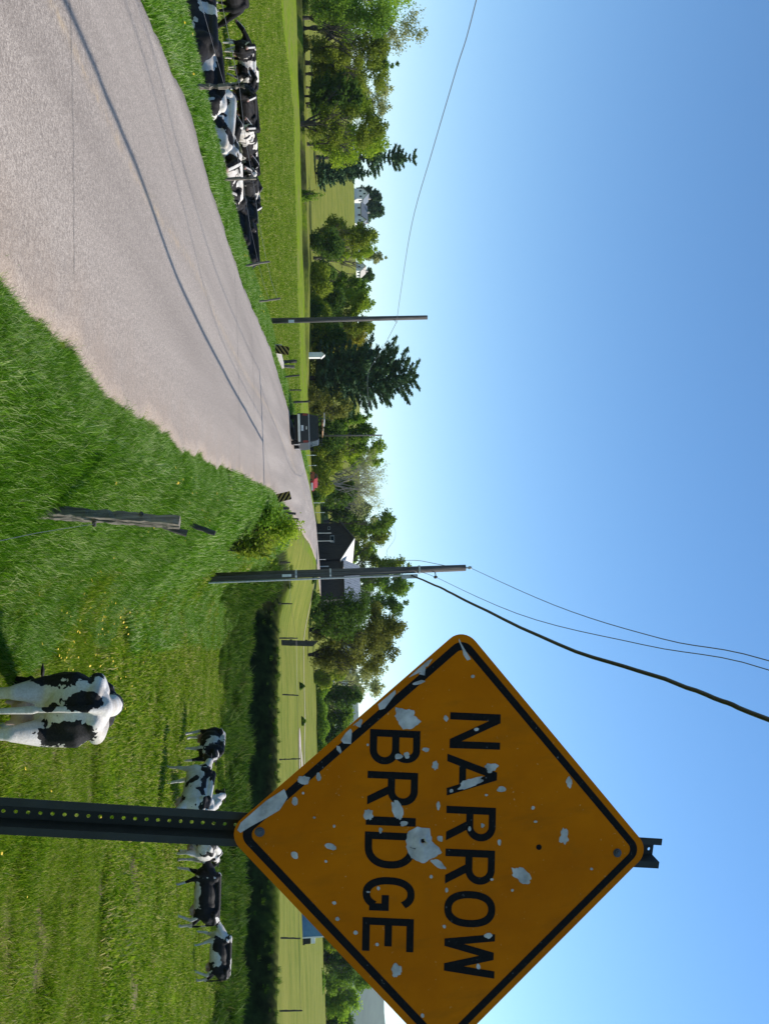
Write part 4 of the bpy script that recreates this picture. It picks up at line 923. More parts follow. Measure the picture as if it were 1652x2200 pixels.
T(1478, 828, 34, 300, 'bud', 'faint pale tree far behind in the gap left of the sign', .1, .5, n=2200, )
T(1452, 745, 26, 180, 'olive', 'low olive tree at the right foot of the bronze trees', .03, n=2000)
T(1500, 782, 34, 210, 'dark', 'dark green tree seen left of the sign edge', .05, n=3000)
T(1540, 760, 34, 214, 'green', 'green tree touching the upper left edge of the sign', .05, n=3000)
T(1585, 740, 34, 210, 'dark', 'dark tree beside the lower left edge of the sign', .05, n=2400)
T(2022, 745, 24, 210, 'yellow', 'small yellow-green tree next to the blue truck right of the sign', .03, n=2200)
T(2062, 800, 44, 216, 'dark', 'dark green tree right of the blue truck', .04, n=4200)
T(2105, 812, 36, 222, 'green', 'green tree near the bottom right corner of the view', .04, n=3600)
T(2150, 775, 40, 226, 'fresh', 'light green tree in front of the hazy hill', .04, n=3200)
T(2010, 780, 40, 230, 'green', 'green tree largely hidden by the sign above the blue truck', .04, n=2600)
T(2200, 760, 40, 230, 'dark', 'dark tree cut by the right-hand picture edge', .04, n=2600)
for U, P, hw, Y_, kd, lab in ((12, 668, 26, 160, 'dark', 'dark bush on the creek bank at the picture edge'), (95, 672, 24, 158, 'brown', 'brown bush on the eroded creek bank'), (420, 700, 16, 150, 'green', 'lone round bush on the slope below the white house'),
  (662, 700, 24, 168, 'dark', 'dark bush at the tree line left of the utility pole'), (852, 705, 26, 158, 'brown', 'brown bush at the foot of the big pine'), (905, 700, 20, 160, 'dark', 'dark bush behind the truck'), (1070, 700, 24, 170, 'dark', 'dark bush left of the barn'),
  (1285, 690, 22, 120, 'dark', 'dark bush at the foot of the barn wing'), (1246, 672, 8, 110, 'dark', 'small dark bush right of the right utility pole'), (1472, 655, 9, 100, 'dark', 'left one of two small dark bushes on the field left of the sign'), (1547, 655, 11, 100, 'dark', 'right one of two small dark bushes on the field left of the sign'),
  (2108, 700, 26, 180, 'green', 'green hedge bush right of the blue truck')):
    shrub(U, P, hw, Y_, kd, lab)
# long hedge row along the far fields
for a, b_, Y_, Pt, nm in ((565, 1075, 176, 732, 'left'), (1440, 1900, 205, 712, 'right')):
    n_ = 16000; us = rng.uniform(a, b_, n_); xs = (us - 1100) / FPX * Y_; ys = Y_ + rng.uniform(-2, 2, n_); zs = gz(xs, ys)
    hh = (Pt - 690) / FPX * Y_ * (.75 + .35 * np.sin(us * .11) * np.sin(us * .037)) + .6
    o = quads(np.stack([xs, ys, zs + hh * rng.random(n_) ** .8], -1), .26, 'hedgerow_foliage', LEAF['olive' if nm == 'left' else 'green'], None); tag(o, 'ragged ' + ('olive' if nm == 'left' else 'green') + ' hedgerow along the far edge of the fields', kind='stuff')
# shrub at the bridge, roadside
def leafy_bush(U, P0, P1, hw, Y, label, n, kind='yellow'):
    x = at(U, 600, Y).x; zb = gzf(x, Y); h = at(U, P1, Y).z - zb; w = hw / FPX * Y; root = thing('roadside_shrub', (x, Y, zb), label, 'shrub')
    mb = MB(); cs = []
    for k in range(26):
        a = rnd.uniform(0, 6.28); s = rnd.uniform(.2, 1); tip = Vector((math.cos(a) * w * s, math.sin(a) * w * s * .8, h * rnd.uniform(.55, 1.0) * (1.05 - .35 * s)))
        m_ = tip * .5 + Vector((0, 0, h * .12)); mb.tube([(math.cos(a) * .1, math.sin(a) * .1, -.05), m_, tip], [.02, .013, .005], 4, cap=False)
        tt = rng.random(n // 26)[:, None] ** .7; p0 = np.array(m_) * .4; cs.append(p0 * (1 - tt) + np.array(tip) * tt + rng.normal(0, .13, (n // 26, 3)))
    mb.build('stem', M_barkd, root); quads(np.concatenate(cs), .05, 'foliage', LEAF[kind], root, elong=1.5); return root
leafy_bush(1135, 540, 655, 42, 31, 'leafy yellow-green shrub on the bank between the bridge and the right utility pole', 2300, 'yellow')
leafy_bush(1172, 540, 625, 34, 27.5, 'lower yellow-green shrub in front of the taller one by the right pole', 1400, 'olive')
leafy_bush(1108, 520, 600, 22, 30, 'small green shrub at the road edge below the hazard marker', 1200, 'green')
# far blue hill
hv = []; hf = []; nn = 40
for i in range(nn):
    t_ = i / (nn - 1); xh = 150 + t_ * 2600; yh = 2300 + 200 * math.sin(t_ * 3); top = at(1100 + xh / yh * FPX, 700, yh).z * 0 + 170 * math.sin(math.pi * min(1, .05 + t_ * .9)) ** .8 + 14 * math.sin(t_ * 23)
    hv += [(xh, yh - 500, -5), (xh, yh - 220, top * .55), (xh, yh, top), (xh, yh + 600, -5)]
for i in range(nn - 1):
    for j in range(3): hf.append((i * 4 + j, i * 4 + j + 1, (i + 1) * 4 + j + 1, (i + 1) * 4 + j))
M_hill = mat_noise('wooded_hill', (0.025, 0.05, 0.03), (0.05, 0.085, 0.05), .02, .95, bstr=0)
hill = np_mesh('hills', np.array(hv, float), np.array(hf), M_hill, smooth=True); tag(hill, kind='structure')

# ---------------------------------------------------------------- utility poles and wires
M_pole = mat_noise('weathered_pole', (0.035, 0.032, 0.03), (0.12, 0.11, 0.10), 3, .9, stretch=(8, 8, .5), bstr=.4)
M_wood = mat_noise('weathered_wood', (0.07, 0.058, 0.045), (0.27, 0.23, 0.18), 5, .9, stretch=(9, 9, .6), bstr=.6)
M_woodd = mat_noise('dark_old_wood', (0.03, 0.026, 0.022), (0.09, 0.08, 0.065), 5, .9, stretch=(9, 9, .6), bstr=.6)
M_cable = mat_noise('cable_black', (0.008, 0.008, 0.009), (0.02, 0.02, 0.022), 30, .5, bstr=0)
M_wire = mat_noise('wire_grey', (0.05, 0.05, 0.055), (0.10, 0.10, 0.11), 30, .5, bstr=0)
M_plate = mat_noise('white_plate', (0.55, 0.55, 0.53), (0.75, 0.75, 0.73), 10, .6, bstr=0)
M_lightm = mat_noise('galvanised', (0.30, 0.31, 0.32), (0.5, 0.51, 0.52), 12, .5, .2, bstr=.1)
def pole_at(Ub, Pb, Ut, Pt, Y, r0, r1, label, extras=()):
    b0 = at(Ub, Pb, Y); t0 = at(Ut, Pt, Y); z0 = min(gzf(b0.x, Y), b0.z); root = thing('utility_pole', (b0.x, Y, z0), label, 'utility pole', 'utility poles along the road')
    a = Vector((0, 0, -.2)); c = t0 - Vector((b0.x, Y, z0)); mb = MB(); mb.tube([a, a.lerp(c, .5), c], [r0, (r0 + r1) / 2, r1], 14); mb.build('pole', M_pole, root, smooth=True)
    return root, c
Yp = 31.0
rp, ct = pole_at(1240, 462, 1220, 1000, Yp, .155, .115, 'tall grey utility pole with cables right of the road')
def along(root_c, f): return root_c * f
mb = MB(); mb.tube([ct + Vector((0, 0, -.05)), ct + Vector((0, 0, .12))], .03, 8); mb.tube([ct + Vector((0, 0, .10)), ct + Vector((0, 0, .16)), ct + Vector((0, 0, .22))], [.05, .065, .04], 10); mb.build('top_insulator', M_lightm, rp)
for f_, dx, dz in ((.88, .26, 0), ):
    p0 = ct * f_; mb = MB(); mb.tube([p0, p0 + Vector((.28, -.1, .02))], .02, 6); mb.tube([p0 + Vector((.28, -.1, -.05)), p0 + Vector((.28, -.1, .0)), p0 + Vector((.28, -.1, .07))], [.035, .06, .035], 8); mb.build('bracket_insulator', M_woodd, rp)
mb = MB(); p0 = ct * .80
mb.box((p0.x + .16, p0.y - .08, p0.z - .45), (p0.x + .30, p0.y + .08, p0.z + .12)); mb.build('junction_box', M_lightm, rp, bevel=.01)
mb = MB(); mb.tube([Vector((.18, -.05, .2)), ct * .75 + Vector((.18, -.05, 0))], .032, 8); mb.build('conduit', M_lightm, rp)
mb = MB(); mb.tube([Vector((-.02, -.16, .5)), ct * .55 + Vector((-.0, -.14, 0))], .012, 6); mb.build('ground_wire_guard', M_wire, rp)
for f_ in (.35, .48, .82):
    mb = MB(); p0 = ct * f_; mb.tube([p0 + Vector((0, 0, -.03)), p0 + Vector((0, 0, .03))], .152, 14); mb.build('band', M_lightm, rp)
mb = MB(); p0 = ct * .30 + Vector((.02, -.165, 0)); mb.box((p0.x - .04, p0.y - .01, p0.z - .02), (p0.x + .05, p0.y + .005, p0.z + .30)); mb.build('marker_plate', M_plate, rp)
pw = rp.location
def wire(pts, r, name, label, cat='wire', n=6, group=None, sag=0.0, m=None):
    mb = MB(); out = []
    for i in range(len(pts) - 1):
        a, c = Vector(pts[i]), Vector(pts[i + 1]); k = max(2, int((c - a).length / 1.2))
        for j in range(k): t_ = j / k; q_ = a.lerp(c, t_); q_.z -= sag * 4 * t_ * (1 - t_) * ((c - a).length / 40) ** 2; out.append(q_)
    out.append(Vector(pts[-1])); o = Vector(out[0]); mb.tube([p_ - o for p_ in out], r, n); ob = mb.build(name, m or M_wire, smooth=True); ob.location = o; return tag(ob, label, cat, group)
# thick telephone cable from the pole over the camera (kept at the height the photograph implies)
cabP = [(1236, 884, 31), (1262, 945, 24.5), (1290, 1000, 20.8), (1385, 1200, 14.2), (1450, 1400, 11.5), (1500, 1535, 10.0), (1548, 1652, 9.0)]
cp_ = [at(*a) for a in cabP]; d_ = (cp_[-1] - cp_[-2]).normalized(); cp_ += [Vector((2.25, 4, 6.5)), Vector((2.3, -4, 6.8)), Vector((2.3, -18, 7.2))]
def smoothp(pts, k=6):
    out = []
    for i in range(len(pts) - 1):
        p0, p1, p2, p3 = pts[max(i - 1, 0)], pts[i], pts[i + 1], pts[min(i + 2, len(pts) - 1)]
        for j in range(k):
            t_ = j / k; out.append(.5 * ((2 * p1) + (p2 - p0) * t_ + (2 * p0 - 5 * p1 + 4 * p2 - p3) * t_ * t_ + (3 * p1 - p0 - 3 * p2 + p3) * t_ ** 3))
    return out + [pts[-1]]
wire([Vector((p_.x + .005 * math.sin(i * 1.7), p_.y, p_.z + .004 * math.sin(i * 2.3))) for i, p_ in enumerate(smoothp(cp_))], .030, 'telephone_cable', 'thick black cable running from the right utility pole up over the sign', 'cable', 8, m=M_cable)
tp = pw + ct
wire(smoothp([tp + Vector((0, 0, .16)), at(1300, 1190, 20), at(1372, 1420, 15.2), at(1420, 1652, 12.4), Vector((2.3, 5, 7.9)), Vector((2.4, -16, 8.6))]), .009, 'power_wire', 'upper thin power wire leaving the top of the right pole')
wire(smoothp([pw + ct * .88 + Vector((.28, -.1, .02)), at(1318, 1110, 19), at(1385, 1380, 14.5), at(1440, 1652, 11.6), Vector((2.35, 5, 7.3)), Vector((2.4, -16, 8.1))]), .008, 'power_wire', 'lower thin power wire between the top wire and the thick cable')
wire([pw + ct * .88 + Vector((.28, -.1, .0)), pw + ct * .84 + Vector((.16, -.1, .1)), pw + ct * .80 + Vector((0, -.12, 0))], .009, 'drop_wire', 'short looping wire beside the upper part of the right pole', 'wire', sag=2, m=M_cable)
lp, lt = pole_at(690, 580, 682, 918, 50, .16, .12, 'brown utility pole beside the left pasture')
mb = MB(); q0 = lt * .215; mb.box((q0.x - .0, q0.y - .18, q0.z - .16), (q0.x + .16, q0.y - .165, q0.z + .16)); mb.build('pole_tag', M_plate, lp)
mb = MB(); q0 = lt * .815; mb.tube([q0 + Vector((.1, 0, -.05)), q0 + Vector((.22, 0, 0)), q0 + Vector((.22, 0, .08))], [.02, .02, .035], 6); mb.build('insulator', M_lightm, lp)
lw = lp.location + lt * .815 + Vector((.22, 0, .05))
fp, ft = pole_at(935, 703, 935, 821, 150, .15, .11, 'thin distant utility pole above the truck')
wire(smoothp([at(935, 805, 150), at(880, 795, 110), at(810, 790, 80), at(750, 822, 62), lw]), .013, 'power_wire', 'wire sagging from the left pole to the distant pole')
wire(smoothp([lw, at(620, 862, 43), at(480, 885, 33), at(320, 930, 26), at(150, 980, 21.5), at(0, 1023, 18.8), Vector((-11, 8, 5.0)), Vector((-11, -20, 5.4))]), .011, 'power_wire', 'dark wire leaving the left pole towards the viewer across the sky')
fq, fqt = pole_at(1060, 690, 1058, 790, 190, .13, .10, 'farthest thin pole between the bare trees')
wire(smoothp([pw + ct * .97, at(1205, 905, 40), at(1190, 830, 62), at(1130, 845, 110), at(1058, 788, 190)]), .012, 'power_wire', 'fine wire from the right pole back towards the barn')
wire(smoothp([at(1058, 785, 190), at(1000, 812, 170), at(935, 812, 150)]), .014, 'power_wire', 'fine wire linking the two distant poles')
gy = wire([pw + ct * .78, at(1292, 770, 45)], .010, 'guy_wire', 'thin guy wire slanting down behind the right pole')

# ---------------------------------------------------------------- fences and posts
def fence_post(mb, base, top, r0, r1, n=8, seed=0):
    r = random.Random(seed); base, top = Vector(base), Vector(top); k = 6
    pts = [base.lerp(top, i / k) + Vector((r.gauss(0, .006), r.gauss(0, .006), 0)) for i in range(k + 1)]; pts[-1] = top
    mb.tube(pts, [r0 + (r1 - r0) * i / k + r.gauss(0, .003) for i in range(k + 1)], n)
fl_ = thing('wire_fence', (-7.1, 14.5, gzf(-7.1, 14.5)), 'old wire fence on leaning grey posts along the left verge', 'fence'); o_ = fl_.location
lp_ = [(187, 425, 186, 526, 14.5, .05), (386, 484, 383, 551, 18.9, .035), (573, 528, 562, 580, 23.8, .035), (650, 553, 641, 603, 29.3, .04)]
tops = []
for k, (u0, p0, u1, p1, Y_, r_) in enumerate(lp_):
    a, c = at(u0, p0 - 12, Y_), at(u1, p1, Y_); mb = MB(); fence_post(mb, a - o_, c - o_, r_, r_ * .85, 8, k); mb.build('fence_post', M_wood, fl_); tops.append((a, c))
e0 = Vector((-7.25, 9.5, 0)); tops = [(e0 + Vector((0, 0, -.5)), e0 + Vector((0, 0, .75)))] + tops
mb = MB(); fence_post(mb, tops[0][0] - o_, tops[0][1] - o_, .05, .045); mb.build('fence_post', M_wood, fl_)
for (f_, r_) in ((.9, .0035), (.62, .003)):
    for i in range(len(tops) - 1):
        mb = MB(); a = tops[i][0].lerp(tops[i][1], f_) - o_; c = tops[i + 1][0].lerp(tops[i + 1][1], f_) - o_; mb.tube([a, a.lerp(c, .5) - Vector((0, 0, .03)), c], r_, 4); mb.build('fence_wire', M_wire, fl_)
# right-hand old post in the bank and its broken followers
fr = thing('wire_fence', (0.02, 8.0, gzf(.02, 8.0)), 'remains of a fence with one thick split post on the near bank', 'fence'); o_ = fr.location
a, c = at(1098, 70, 8.0), at(1123, 387, 8.0)
mb = MB(); M4 = Matrix.Translation(a - o_) @ (c - a).to_track_quat('Z', 'Y').to_matrix().to_4x4() @ Matrix.Rotation(R(-38), 4, 'Z'); L_ = (c - a).length
sec = 26
for (x0, x1, y0, y1) in ((-.052, .0, -.045, .045), (.002, .052, -.045, .040)):
    vs = []
    for i in range(sec + 1):
        s = L_ * i / sec; j = [rnd.gauss(0, .0045) for _ in range(8)]; tp_ = 1 - .12 * i / sec
        hx = (x1 - x0) * .12; vs += [M4 @ Vector(v_) for v_ in ((x0 * tp_ + j[0] + hx, y0 + j[1], s), (x1 * tp_ + j[2] - hx, y0 + j[3], s), (x1 * tp_ + j[2], y0 + hx + j[3], s), (x1 * tp_ + j[4], y1 - hx + j[5], s), (x1 * tp_ + j[4] - hx, y1 + j[5], s), (x0 * tp_ + j[6] + hx, y1 + j[7], s), (x0 * tp_ + j[6], y1 - hx + j[7], s), (x0 * tp_ + j[0], y0 + hx + j[1], s))]
    mb.add(vs, [(i * 8 + k, i * 8 + (k + 1) % 8, (i + 1) * 8 + (k + 1) % 8, (i + 1) * 8 + k) for i in range(sec) for k in range(8)] + [tuple(range(8))[::-1], tuple(range(sec * 8, sec * 8 + 8))])
mb.build('fence_post', M_wood, fr)
mb = MB(); w0, w1 = at(1131, 350, 8.05), at(1146, 402, 8.1); mb.tube([w0 - o_, w1 - o_], [.02, .034], 7); mb.build('broken_splinter', M_woodd, fr)
mb = MB(); i0 = a.lerp(c, .42) + Vector((.07, -.02, 0)); mb.tube([i0 - o_ + Vector((-.02, 0, 0)), i0 - o_ + Vector((.025, 0, 0))], [.022, .016], 8); mb.build('insulator', M_woodd, fr)
mb = MB(); i1 = a.lerp(c, .74) + Vector((-.05, -.03, 0)); mb.tube([i1 - o_, i1 - o_ + Vector((-.02, 0, .01))], [.022, .014], 8); mb.build('knot', M_woodd, fr)
mb = MB(); mb.tube([i0 - o_, at(1145, 80, 6.2) - o_, at(1162, 0, 5.4) - o_, at(1180, -90, 4.9) - o_], .0018, 5); mb.build('fence_wire', M_wire, fr)
for (u0, p0, u1, p1, Y_, r_) in ((1118, 398, 1146, 463, 15.5, .055), (1113, 455, 1118, 514, 22.0, .022)):
    mb = MB(); fence_post(mb, at(u0, p0 - 10, Y_) - o_, at(u1, p1, Y_) - o_, r_, r_ * .8, 8, 3); mb.build('fence_post', M_woodd, fr)
# far fence on the upper field, right
ff = thing('wire_fence', (10, 60, gzf(10, 60)), 'thin fence of dark posts along the top of the creek bank', 'fence'); o_ = ff.location; pr = []
for (u0, p0, p1, ln) in ((1208, 594, 624, 0), (1297, 597, 628, 0), (1371, 597, 640, 0), (1492, 604, 642, 2), (1632, 597, 645, -2), (2015, 600, 646, 1), (2172, 598, 650, -1)):
    h_ = hit(u0, p0 + 3, 42, 90); mb = MB(); b0 = Vector((h_.x, h_.y, gzf(h_.x, h_.y) - .1)); t0 = at(u0 + ln, p1, h_.y); fence_post(mb, b0 - o_, t0 - o_, .055, .045); mb.build('fence_post', M_woodd, ff); pr.append((b0, t0))
for i in range(len(pr) - 1):
    mb = MB(); mb.tube([pr[i][1] - Vector((0, 0, .1)) - o_, pr[i + 1][1] - Vector((0, 0, .1)) - o_], .006, 4); mb.build('fence_wire', M_wire, ff)
# tall dark board shed-like blind behind the far fence (a leaning dark panel)
s0_ = at(1378, 612, 64); bl = thing('hay_feeder', (s0_.x, 64, gzf(s0_.x, 64)), 'dark wooden feeder rack leaning beside the far fence left of the sign', 'feeder')
for k in range(4):
    mb = MB(); M_ = Matrix.Rotation(R(4), 4, 'Y'); mb.box((-.12 + k * .10, -.06, 0), (-.03 + k * .10, .0 + .05 * k, 2.6 - .1 * k), M=M_); mb.build('board', M_woodd, bl)
mb = MB(); mb.box((-.12, .06, .6), (.35, .12, .75)); mb.box((-.05, .06, 1.7), (.4, .12, 1.85)); mb.build('crosspiece', M_woodd, bl)

# ---------------------------------------------------------------- hazard markers and bridge
def hazard(U, P0, P1, Y, w, label, flip, pbase):
    c0, c1 = at(U, P0, Y), at(U, P1, Y); h = (c1 - c0).length; zb = at(U, pbase, Y).z; root = thing('hazard_marker', (c0.x, Y, zb), label, 'road sign', 'striped hazard markers at the bridge')
    mb = MB(); mb.tube([(0, .03, -.2), (0, .03, c1.z - zb)], .03, 8); mb.build('post', M_post, root)
    b0 = c0.z - zb; mb = MB(); mb.box((-w / 2, -.006, b0), (w / 2, .004, b0 + h)); mb.build('panel', M_haz_y, root)
    st = .10
    for k in range(-4, 9):
        z0 = b0 + k * st * 2.0; poly = [(-w / 2, z0), (w / 2, z0 + w * flip), (w / 2, z0 + w * flip + st), (-w / 2, z0 + st)]
        lo, hi = b0, b0 + h; poly = clip(poly, lo, hi)
        if len(poly) > 2: mb = MB(); mb.prism(poly, -.009, -.0062); mb.build('black_stripe', M_black, root)
    return root
def clip(poly, lo, hi):
    for val, sg in ((lo, 1), (hi, -1)):
        out = []
        for i in range(len(poly)):
            a, c = poly[i], poly[(i + 1) % len(poly)]; ia, ic = sg * (a[1] - val) >= 0, sg * (c[1] - val) >= 0
            if ia: out.append(a)
            if ia != ic: t_ = (val - a[1]) / (c[1] - a[1]); out.append((a[0] + (c[0] - a[0]) * t_, val))
        poly = out
        if not poly: return []
    return poly
M_haz_y = mat_noise('hazard_yellow_faded', (0.22, 0.15, 0.03), (0.36, 0.25, 0.05), 10, .6, bstr=0)
hz1 = hazard(744, 592, 622, 38, .36, 'black and yellow striped marker panel at the left end of the bridge curb', 1, 560); hz1.rotation_euler = (0, R(10), 0)
hz2 = hazard(1075, 595, 626, 36, .34, 'dark striped marker panel at the right road edge before the bridge', -1, 575); hz2.rotation_euler = (0, R(-12), 0)
M_conc = mat_noise('concrete', (0.30, 0.27, 0.235), (0.46, 0.42, 0.37), 5, .9, bstr=.4)
br = thing('bridge_curb', (-7.2, 41, 0), 'low pale concrete curb wall of the bridge on the left road edge', 'bridge curb')
xl0, xl1 = at(757, 600, 38.5), at(792, 600, 43.5)
mb = MB(); a2, c2 = Vector((xl0.x, xl0.y)), Vector((xl1.x, xl1.y)); d2 = (c2 - a2).normalized(); n2 = Vector((-d2.y, d2.x)) * .3
def seg(mb, a2, c2, z0, z1): mb.add([(a2.x, a2.y, z0), (c2.x, c2.y, z0), (c2.x + n2.x, c2.y + n2.y, z0), (a2.x + n2.x, a2.y + n2.y, z0), (a2.x, a2.y, z1), (c2.x, c2.y, z1), (c2.x + n2.x, c2.y + n2.y, z1), (a2.x + n2.x, a2.y + n2.y, z1)], [(0, 1, 2, 3), (4, 5, 6, 7), (0, 1, 5, 4), (1, 2, 6, 5), (2, 3, 7, 6), (3, 0, 4, 7)])
org = Vector((-7.2, 41)); seg(mb, a2 - org, c2 - org, -.9, .36); mb.build('curb_wall', M_conc, br, bevel=.02)
mb = MB(); seg(mb, a2 - org - d2 * .1 + n2 * .1, a2 - org + n2 * .1, -.9, .45); mb.build('end_block', M_conc, br)
def stake(u0, p0, u1, p1, Y, r, label, m=M_woodd, grp='posts at the bridge', nm='guard_post'):
    a, c = at(u0, p0, Y), at(u1, p1, Y); o = Vector((a.x, Y, min(a.z, gzf(a.x, Y)) - .1)); mb = MB(); fence_post(mb, (0, 0, 0), c - o, r, r * .9, 8, int(u0)); ob = mb.build(nm, m); ob.location = o; return tag(ob, label, 'post', grp)
stake(778, 604, 776, 638, 44, .09, 'dark stub post behind the bridge curb, left of a pair'); stake(786, 604, 788, 633, 44, .08, 'pale-edged stub post behind the bridge curb, right of a pair', M_wood)
stake(810, 610, 806, 644, 46, .05, 'thin leaning post just beyond the bridge curb'); stake(838, 628, 838, 648, 60, .05, 'thin short post between the bridge and the truck'); stake(865, 629, 862, 666, 58, .08, 'dark post nearest the left side of the truck')
stake(1090, 588, 1093, 622, 38, .07, 'leaning post right beside the right hazard marker'); stake(1100, 600, 1104, 636, 41, .06, 'second leaning post past the right hazard marker'); stake(1110, 605, 1116, 642, 44, .06, 'farthest leaning post past the right hazard marker')
for k, (u, p0, p1, Y_, lab) in enumerate(((1080, 682, 698, 150, 'white road post on the verge left of the barn'), (1101, 682, 698, 152, 'white road post directly before the barn corner'), (1145, 688, 712, 160, 'white post in front of the barn gable'), (1162, 688, 716, 160, 'tall white post in the middle of the barn gable'), (1202, 688, 700, 165, 'short white post at the right corner of the gable'), (978, 664, 680, 130, 'white delineator post between the truck and the red car'), (1000, 668, 680, 130, 'white delineator post just left of the red car'))):
    stake(u, p0, u, p1, Y_, .06, lab, M_plate, 'white roadside posts', 'road_post')

# ---------------------------------------------------------------- vehicles
M_navy = mat_noise('car_paint_dark_blue', (0.004, 0.006, 0.009), (0.007, 0.010, 0.014), 3, .45, bstr=0)
M_glass, nt, b, _ = new_mat('tinted_glass'); b.inputs['Base Color'].default_value = (.01, .02, .03, 1); b.inputs['Roughness'].default_value = .25; b.inputs['Specular IOR Level'].default_value = .25
M_chrome = mat_noise('chrome', (0.5, 0.5, 0.5), (0.65, 0.65, 0.65), 5, .3, .7, bstr=0)
M_tyre = mat_noise('tyre_rubber', (0.012, 0.012, 0.012), (0.03, 0.03, 0.03), 10, .9)
M_redl = mat_noise('tail_lamp_red', (0.18, 0.01, 0.01), (0.25, 0.02, 0.015), 10, .3, bstr=0)
M_board = mat_noise('lumber_orange', (0.35, 0.17, 0.06), (0.5, 0.28, 0.11), 6, .8, stretch=(9, .5, 9))
tk_c = at(920, 624, 50.7); tk = thing('pickup_truck', (tk_c.x, 50.7, tk_c.z - .01), 'dark blue pickup with bed cap and loaded roof rack driving away on the road', 'truck', rz=R(-1))
W = .84
def shell(mb, prof, y0, y1, ix=0.0):
    n = len(prof); vs = []
    for y, sc in ((y0, 1.0), (y1, 1 - ix)): vs += [(p[0] * sc, y, p[1]) for p in prof]
    mb.add(vs, [tuple(range(n)), tuple(range(n, 2 * n))[::-1]] + [(i, (i + 1) % n, (i + 1) % n + n, i + n) for i in range(n)])
mb = MB(); body = [(-W, .42), (W, .42), (W + .02, .7), (W, 1.02), (W - .04, 1.08), (-W + .04, 1.08), (-W, 1.02), (-W - .02, .7)]
shell(mb, body, 0, 4.6); mb.box((-W + .05, 3.4, 1.0), (W - .05, 4.55, 1.10)); mb.build('body', M_navy, tk, bevel=.02)
mb = MB(); cabp = [(-W + .04, 1.075), (W - .04, 1.075), (W - .14, 1.56), (W - .2, 1.62), (-W + .2, 1.62), (-W + .14, 1.56)]; shell(mb, cabp, .06, 3.3); mb.build('cab_and_cap', M_navy, tk, bevel=.02)
mb = MB(); mb.prism([(-W + .14, 1.14), (W - .14, 1.14), (W - .2, 1.52), (-W + .2, 1.52)], .045, .058); mb.build('rear_window', M_glass, tk)
for s in (-1, 1):
    mb = MB(); x0, x1 = s * (W - .045), s * (W - .13)
    for (ya, yb) in ((.25, 1.7), (1.9, 2.5), (2.6, 3.15)):
        vs = [(x0 + s * .004, ya, 1.14), (x0 + s * .004, yb, 1.14), (x1 + s * .006, yb, 1.5), (x1 + s * .006, ya, 1.5)]; vs += [(v_[0] - s * .01, v_[1], v_[2]) for v_ in vs]
        mb.add(vs, [(0, 1, 2, 3), (4, 5, 6, 7), (0, 1, 5, 4), (1, 2, 6, 5), (2, 3, 7, 6), (3, 0, 4, 7)])
    mb.build('side_window', M_glass, tk)
    mb = MB(); mb.box((s * (W - .13), -.02, .72), (s * (W - .005), .012, 1.0)); mb.build('tail_lamp', M_redl, tk, bevel=.01)
    mb = MB(); mb.box((min(s * W, s * (W + .22)), 3.0, 1.08), (max(s * W, s * (W + .22)), 3.1, 1.27)); mb.build('wing_mirror', M_tyre, tk, bevel=.02)
    for y_ in (.95, 3.75):
        mb = MB(); mb.tube([(s * (W - .2), y_, .34), (s * (W + .01), y_, .34)], .34, 20); w_ = mb.build('wheel', M_tyre, tk)
        mb = MB(); mb.tube([(s * (W - .02), y_, .34), (s * (W + .025), y_, .34)], .19, 16); mb.build('rim', M_chrome, w_)
mb = MB(); mb.box((-W + .05, -.14, .44), (W - .05, -.0, .57)); mb.build('bumper', M_chrome, tk, bevel=.02)
mb = MB(); mb.box((-W + .22, .1, .22), (W - .22, 4.3, .44)); mb.build('chassis', M_tyre, tk)
mb = MB(); mb.box((-.16, -.012, .62), (.16, .0, .76)); mb.build('number_plate', M_plate, tk)
mb = MB(); mb.box((-.09, -.02, .90), (.09, .0, .95)); mb.build('tailgate_handle', M_chrome, tk)
mb = MB(); mb.box((-W + .06, -.02, 1.045), (W - .06, .05, 1.095)); mb.build('tailgate_rim', M_lightm, tk, bevel=.01)
rk = None
mb = MB()
for y_ in (.2, 1.6, 3.0): mb.box((-W + .08, y_, 1.78), (W - .08, y_ + .05, 1.82)); mb.box((-W + .1, y_, 1.6), (-W + .14, y_ + .05, 1.8)); mb.box((W - .14, y_, 1.6), (W - .1, y_ + .05, 1.8))
mb.build('roof_rack', M_tyre, tk)
PLK = {(-.45, 0): 'orange plank leftmost in the lower layer on the truck roof rack', (-.28, 0): 'orange plank second from the left on the truck roof rack', (-.1, 0): 'orange plank third from the left on the truck roof rack', (.1, 0): 'orange plank rightmost on the truck roof rack', (-.38, .05): 'grey plank on the left of the upper layer on the truck roof rack', (-.05, .05): 'grey plank on the right of the upper layer on the truck roof rack'}
for x_, w_, z_ in ((-.45, .14, 0), (-.28, .14, 0), (-.1, .14, 0), (.1, .14, 0), (-.38, .14, .05), (-.05, .14, .05)):
    mb = MB(); mb.box((x_, -.35, 1.822 + z_), (x_ + w_, 3.3, 1.866 + z_)); bb = mb.build('lumber_plank', M_board if z_ == 0 else M_wood); bb.matrix_world = tk.matrix_world; bb.location = tk.location; bb.rotation_euler = tk.rotation_euler
    tag(bb, None, 'plank', 'planks on the truck roof rack'); bb['label'] = PLK[(x_, z_)]
mb = MB()
for x_ in (-.80, -.45): mb.tube([(x_, -.2, 1.96), (x_, 3.2, 1.96)], .03, 6)
for k in range(11): mb.tube([(-.8, -.1 + k * .32, 1.96), (-.45, -.1 + k * .32, 1.96)], .02, 5)
ld = mb.build('ladder', M_lightm); ld.location = tk.location; ld.rotation_euler = tk.rotation_euler; tag(ld, 'pale metal ladder tied on the left of the truck roof rack', 'ladder')
